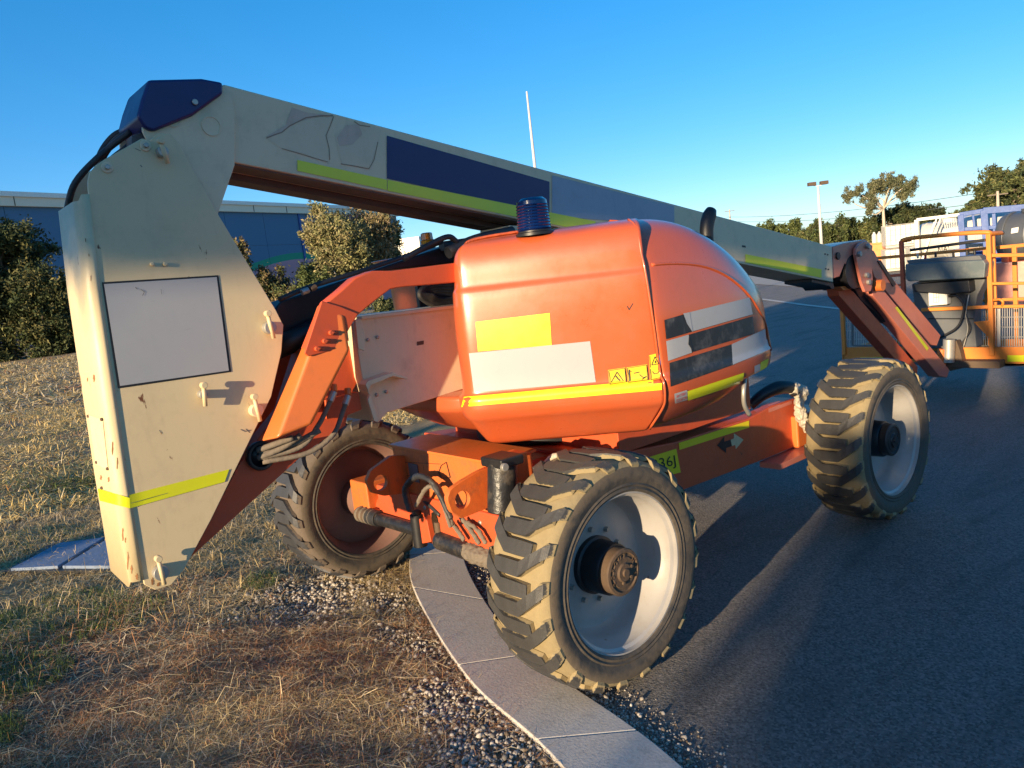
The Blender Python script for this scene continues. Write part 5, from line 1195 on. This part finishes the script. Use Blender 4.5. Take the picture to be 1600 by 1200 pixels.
def tank(name, px0, px1, D, yc, rpx, mat, frame, lab, text=None):
    A = gp(px0, D); B = gp(px1, D*.97); z = top_z((px0+px1)/2, yc, D); r = rpx*D/1232; o = empty(name, (*((A+B)/2), 0), lab, 'tank')
    u = (B-A)/np.linalg.norm(B-A); n = 28; V = []; Fs = []; L = np.linalg.norm(B-A); v_ = np.array([-u[1], u[0]])
    prof = [(0, .0), (.03, .35), (.10, .7), (.22, .93), (.36, 1)]; full = [(p*r, q*r) for p, q in prof]+[(L-p*r, q*r) for p, q in prof[::-1]]
    for s, rad in full:
        for k in range(n):
            a = 2*math.pi*k/n; p = A+u*s+v_*rad*math.cos(a); V.append((p[0], p[1], z+rad*math.sin(a)))
    for i in range(len(full)-1):
        for k in range(n): Fs.append((i*n+k, i*n+(k+1) % n, (i+1)*n+(k+1) % n, (i+1)*n+k))
    sh_ = MB().add(V, Fs).build('shell', mat, o)
    for s in (.2*L, .5*L, .8*L):
        P = [(*(A+u*s+v_*r*1.01*math.cos(2*math.pi*k/24)), z+r*1.01*math.sin(2*math.pi*k/24)) for k in range(25)]; tube('band', P, .025, mat, o, 6, 1, False)
    for s in (.2*L, .8*L):
        p = A+u*s; box('saddle', (*p, (z-r*.75)/2), (.15, r*1.6, max(.1, z-r*.75)), frame, o, math.atan2(u[1], u[0]), .01)
    p = A+u*L*.5; cyl('manhole', (*p, z+r*.95), (*p, z+r*1.12), .25, mat, o, 16)
    return o, sh_, z, r
o, shw, z, r = tank('tank_container', 1438, 1536, 33, 372, 24, TANKW, WBOX, 'white tank container lettered NAL behind the basket')
bvN = bvh_of([shw]); textdecal('tank_lettering', 'NAL', [(1466, 386), (1486, 383), (1486, 391), (1466, 394)], bvN, BLACK, o, .02)
fr = []
for px in (1437, 1538):
    q = gp(px, 32); zt_ = z+r+.15; beam('frame_post', (*q, 0), (*q, zt_), .12, .12, WBOX, o, 0); q2 = gp(px, 34.5); beam('frame_post', (*q2, 0), (*q2, zt_), .12, .12, WBOX, o, 0)
q1, q2 = gp(1437, 32), gp(1538, 32); beam('frame_rail', (*q1, .2), (*q2, .2), .12, .12, WBOX, o, 0); beam('frame_rail', (*q1, z+r+.15), (*q2, z+r+.15), .1, .1, WBOX, o, 0); beam('frame_brace', (*q1, .2), (*gp(1465, 32), z+r), .07, .07, WBOX, o, 0)
mb = MB(); 
for k in range(7): a = np.array(gp(1476+3.6*k, 31.5)); mb.tube([(*a, top_z(1487, 353, 31.5)), (*a, top_z(1487, 341, 31.5))], .014, 5, 1, False)
for py in (342, 347): mb.tube([(*gp(1475, 31.5), top_z(1475, py, 31.5)), (*gp(1498, 31.5), top_z(1498, py-2, 31.5))], .016, 5, 1, False)
mb.build('walkway_rail', WBOX, o)
for k in (0, 1): tube('ladder_stile', [(*gp(1462+6*k, 31), top_z(1462, 358, 31)), (*gp(1468+6*k, 31), top_z(1468, 340, 31))], .03, WBOX, o, 6, 1, False)
# blue framed container
D = 25; o = empty('blue_tank_frame', (*gp(1560, D), 0), 'blue steel frame holding a pale tank behind the basket', 'tank frame')
def bb(pa, pb, wdt=.13, D0=D, D1=D): beam('frame_member', (*gp(pa[0], D0), top_z(pa[0], pa[1], D0)), (*gp(pb[0], D1), top_z(pb[0], pb[1], D1)), wdt, wdt, CBLUE, o, .01)
for D_ in (D, D+2.4):
    k = 0 if D_ == D else 4
    bb((1503, 335+k), (1540, 329+k), .12, D_, D_); bb((1540, 329), (1700, 316), .17, D_, D_); bb((1505, 335+k), (1507, 422), .15, D_, D_); bb((1541, 328), (1546, 428), .17, D_, D_); bb((1505, 358), (1640, 349), .10, D_, D_); bb((1505, 378), (1570, 376), .10, D_, D_); bb((1505, 391), (1570, 389), .07, D_, D_); bb((1508, 402), (1700, 398), .12, D_, D_); bb((1556, 333), (1558, 400), .09, D_, D_); bb((1524, 334), (1526, 358), .06, D_, D_)
    bb((1690, 318), (1694, 430), .17, D_, D_)
tank('pale_tank', 1508, 1680, 26.3, 358, 26, TANKW, CBLUE, 'pale cylindrical tank inside the blue frame')
for a, b_2 in (((1512, 372), (1535, 392)), ((1548, 345), (1566, 378)), ((1552, 380), (1566, 400)), ((1513, 394), (1534, 404))):
    pass
o, s_, z, r = tank('dark_tank', 1566, 1680, 20, 366, 31, TANKG, REDO, 'dark grey horizontal tank with domed end behind the basket rail')
decal('tank_label', [(1581, 357), (1592, 355), (1591, 363), (1580, 365)], bvh_of([s_]), WBOX, o, 2, 2, .01)
q = gp(1600, 19.6); box('tank_skid', (*q, top_z(1600, 412, 19.6)/2+.02), (1.2, .5, top_z(1600, 404, 19.6)), PLUM, o, face_yaw(1600), .02)
q = gp(1562, 21); tag(box('blue_drum_crate', (*q, .42), (.5, .5, .84), CBLUE, None, face_yaw(1562), .04), 'small blue crate beside the dark tank', 'crate')
for k, (px, D_, lb_) in enumerate(((1520, 29, 'white caged tote left inside the blue frame shadow'), (1556, 29.5, 'white caged tote behind the blue frame'))): ibc(px, D_, .0, lb_); 

# ================================================================== ADDED GREENERY BEHIND THE CAMERA (unseen, shaped to cast the evening shade)
SN = np.array([-math.sin(R(SUN_AZ)), math.cos(R(SUN_AZ))]); SU = -np.array([math.cos(R(SUN_AZ)), math.sin(R(SUN_AZ))])
def sp_(D, v): return SU*D+SN*v
def shade_hedge(D, v0, v1, hfun, lab, n, leaf=.16):  # unseen leafy rows added as shade casters, heights set by where sunlight lands
    c = sp_(D, (v0+v1)/2); o = empty('shade_hedge', (c[0], c[1], 0), lab, 'shade_hedge'); C3 = []; rr = []
    v = v0+.3
    while v < v1-.2:
        h = hfun(v); z = .5
        while z < h-.35: C3.append((*sp_(D+random.uniform(-.3, .3), v), z)); rr.append(.62); z += .6
        C3.append((*sp_(D, v), h-.42)); rr.append(.46); v += .5
    v_, f, c_ = foliage(C3, rr, n, leaf, OLV, 1.0); link('leaves', fast_mesh('leaves', v_, f, cols=c_), LEAF, o)
shade_hedge(20, -.35, 5.6, lambda v: 2.88+.08*math.sin(v*4), 'unseen low leafy row added behind the camera to shade the ground', 26000)
shade_hedge(19.5, -13, -.30, lambda v: 3.98+.10*math.sin(v*3)+(.9 if v < -1.6 else 0)+(1.5 if v < -4 else 0), 'unseen taller leafy row added behind the camera to shade the road side', 60000)
shade_hedge(42, 10, 18, lambda v: 5.2+.9*math.sin(v*1.3), 'unseen far leafy row added to streak the grass verge with shade', 20000)
def shade_tree(D, v, zb, zt, w_, n, lab, tv, slope=0):  # unseen crown added as a shade caster, its underside set by the shade line
    c = sp_(D+.9, tv); o = empty('tree', (c[0], c[1], 0), lab, 'tree'); C3 = []; rr = []
    q = -w_/2+.45
    while q <= w_/2-.3:
        z = zb+.5+slope*(q+w_/2)
        while z < zt: C3.append((*sp_(D+random.uniform(-.6, .6), v+q), z)); rr.append(.62); z += .75
        q += .55
    v_, f, c_ = foliage(C3, rr, n, .15, OLV, 1.0); link('crown', fast_mesh('crown', v_, f, cols=c_), LEAF, o)
    tube('trunk', [(c[0], c[1], 0), (c[0]+.05, c[1], zb*.5), (*sp_(D, v+(w_*.3 if tv > v else -w_*.3)), zb+.9)], [.2, .16, .12], BARK, o, 8)
shade_tree(20.5, .35, 5.42, 6.9, 1.5, 3200, 'unseen smaller tree added behind the camera to shade the boom', -1.9)
shade_tree(20.5, 3.1, 5.0, 6.5, 4.2, 6500, 'unseen spreading tree added behind the camera to shade the riser top and boom', 5.4)
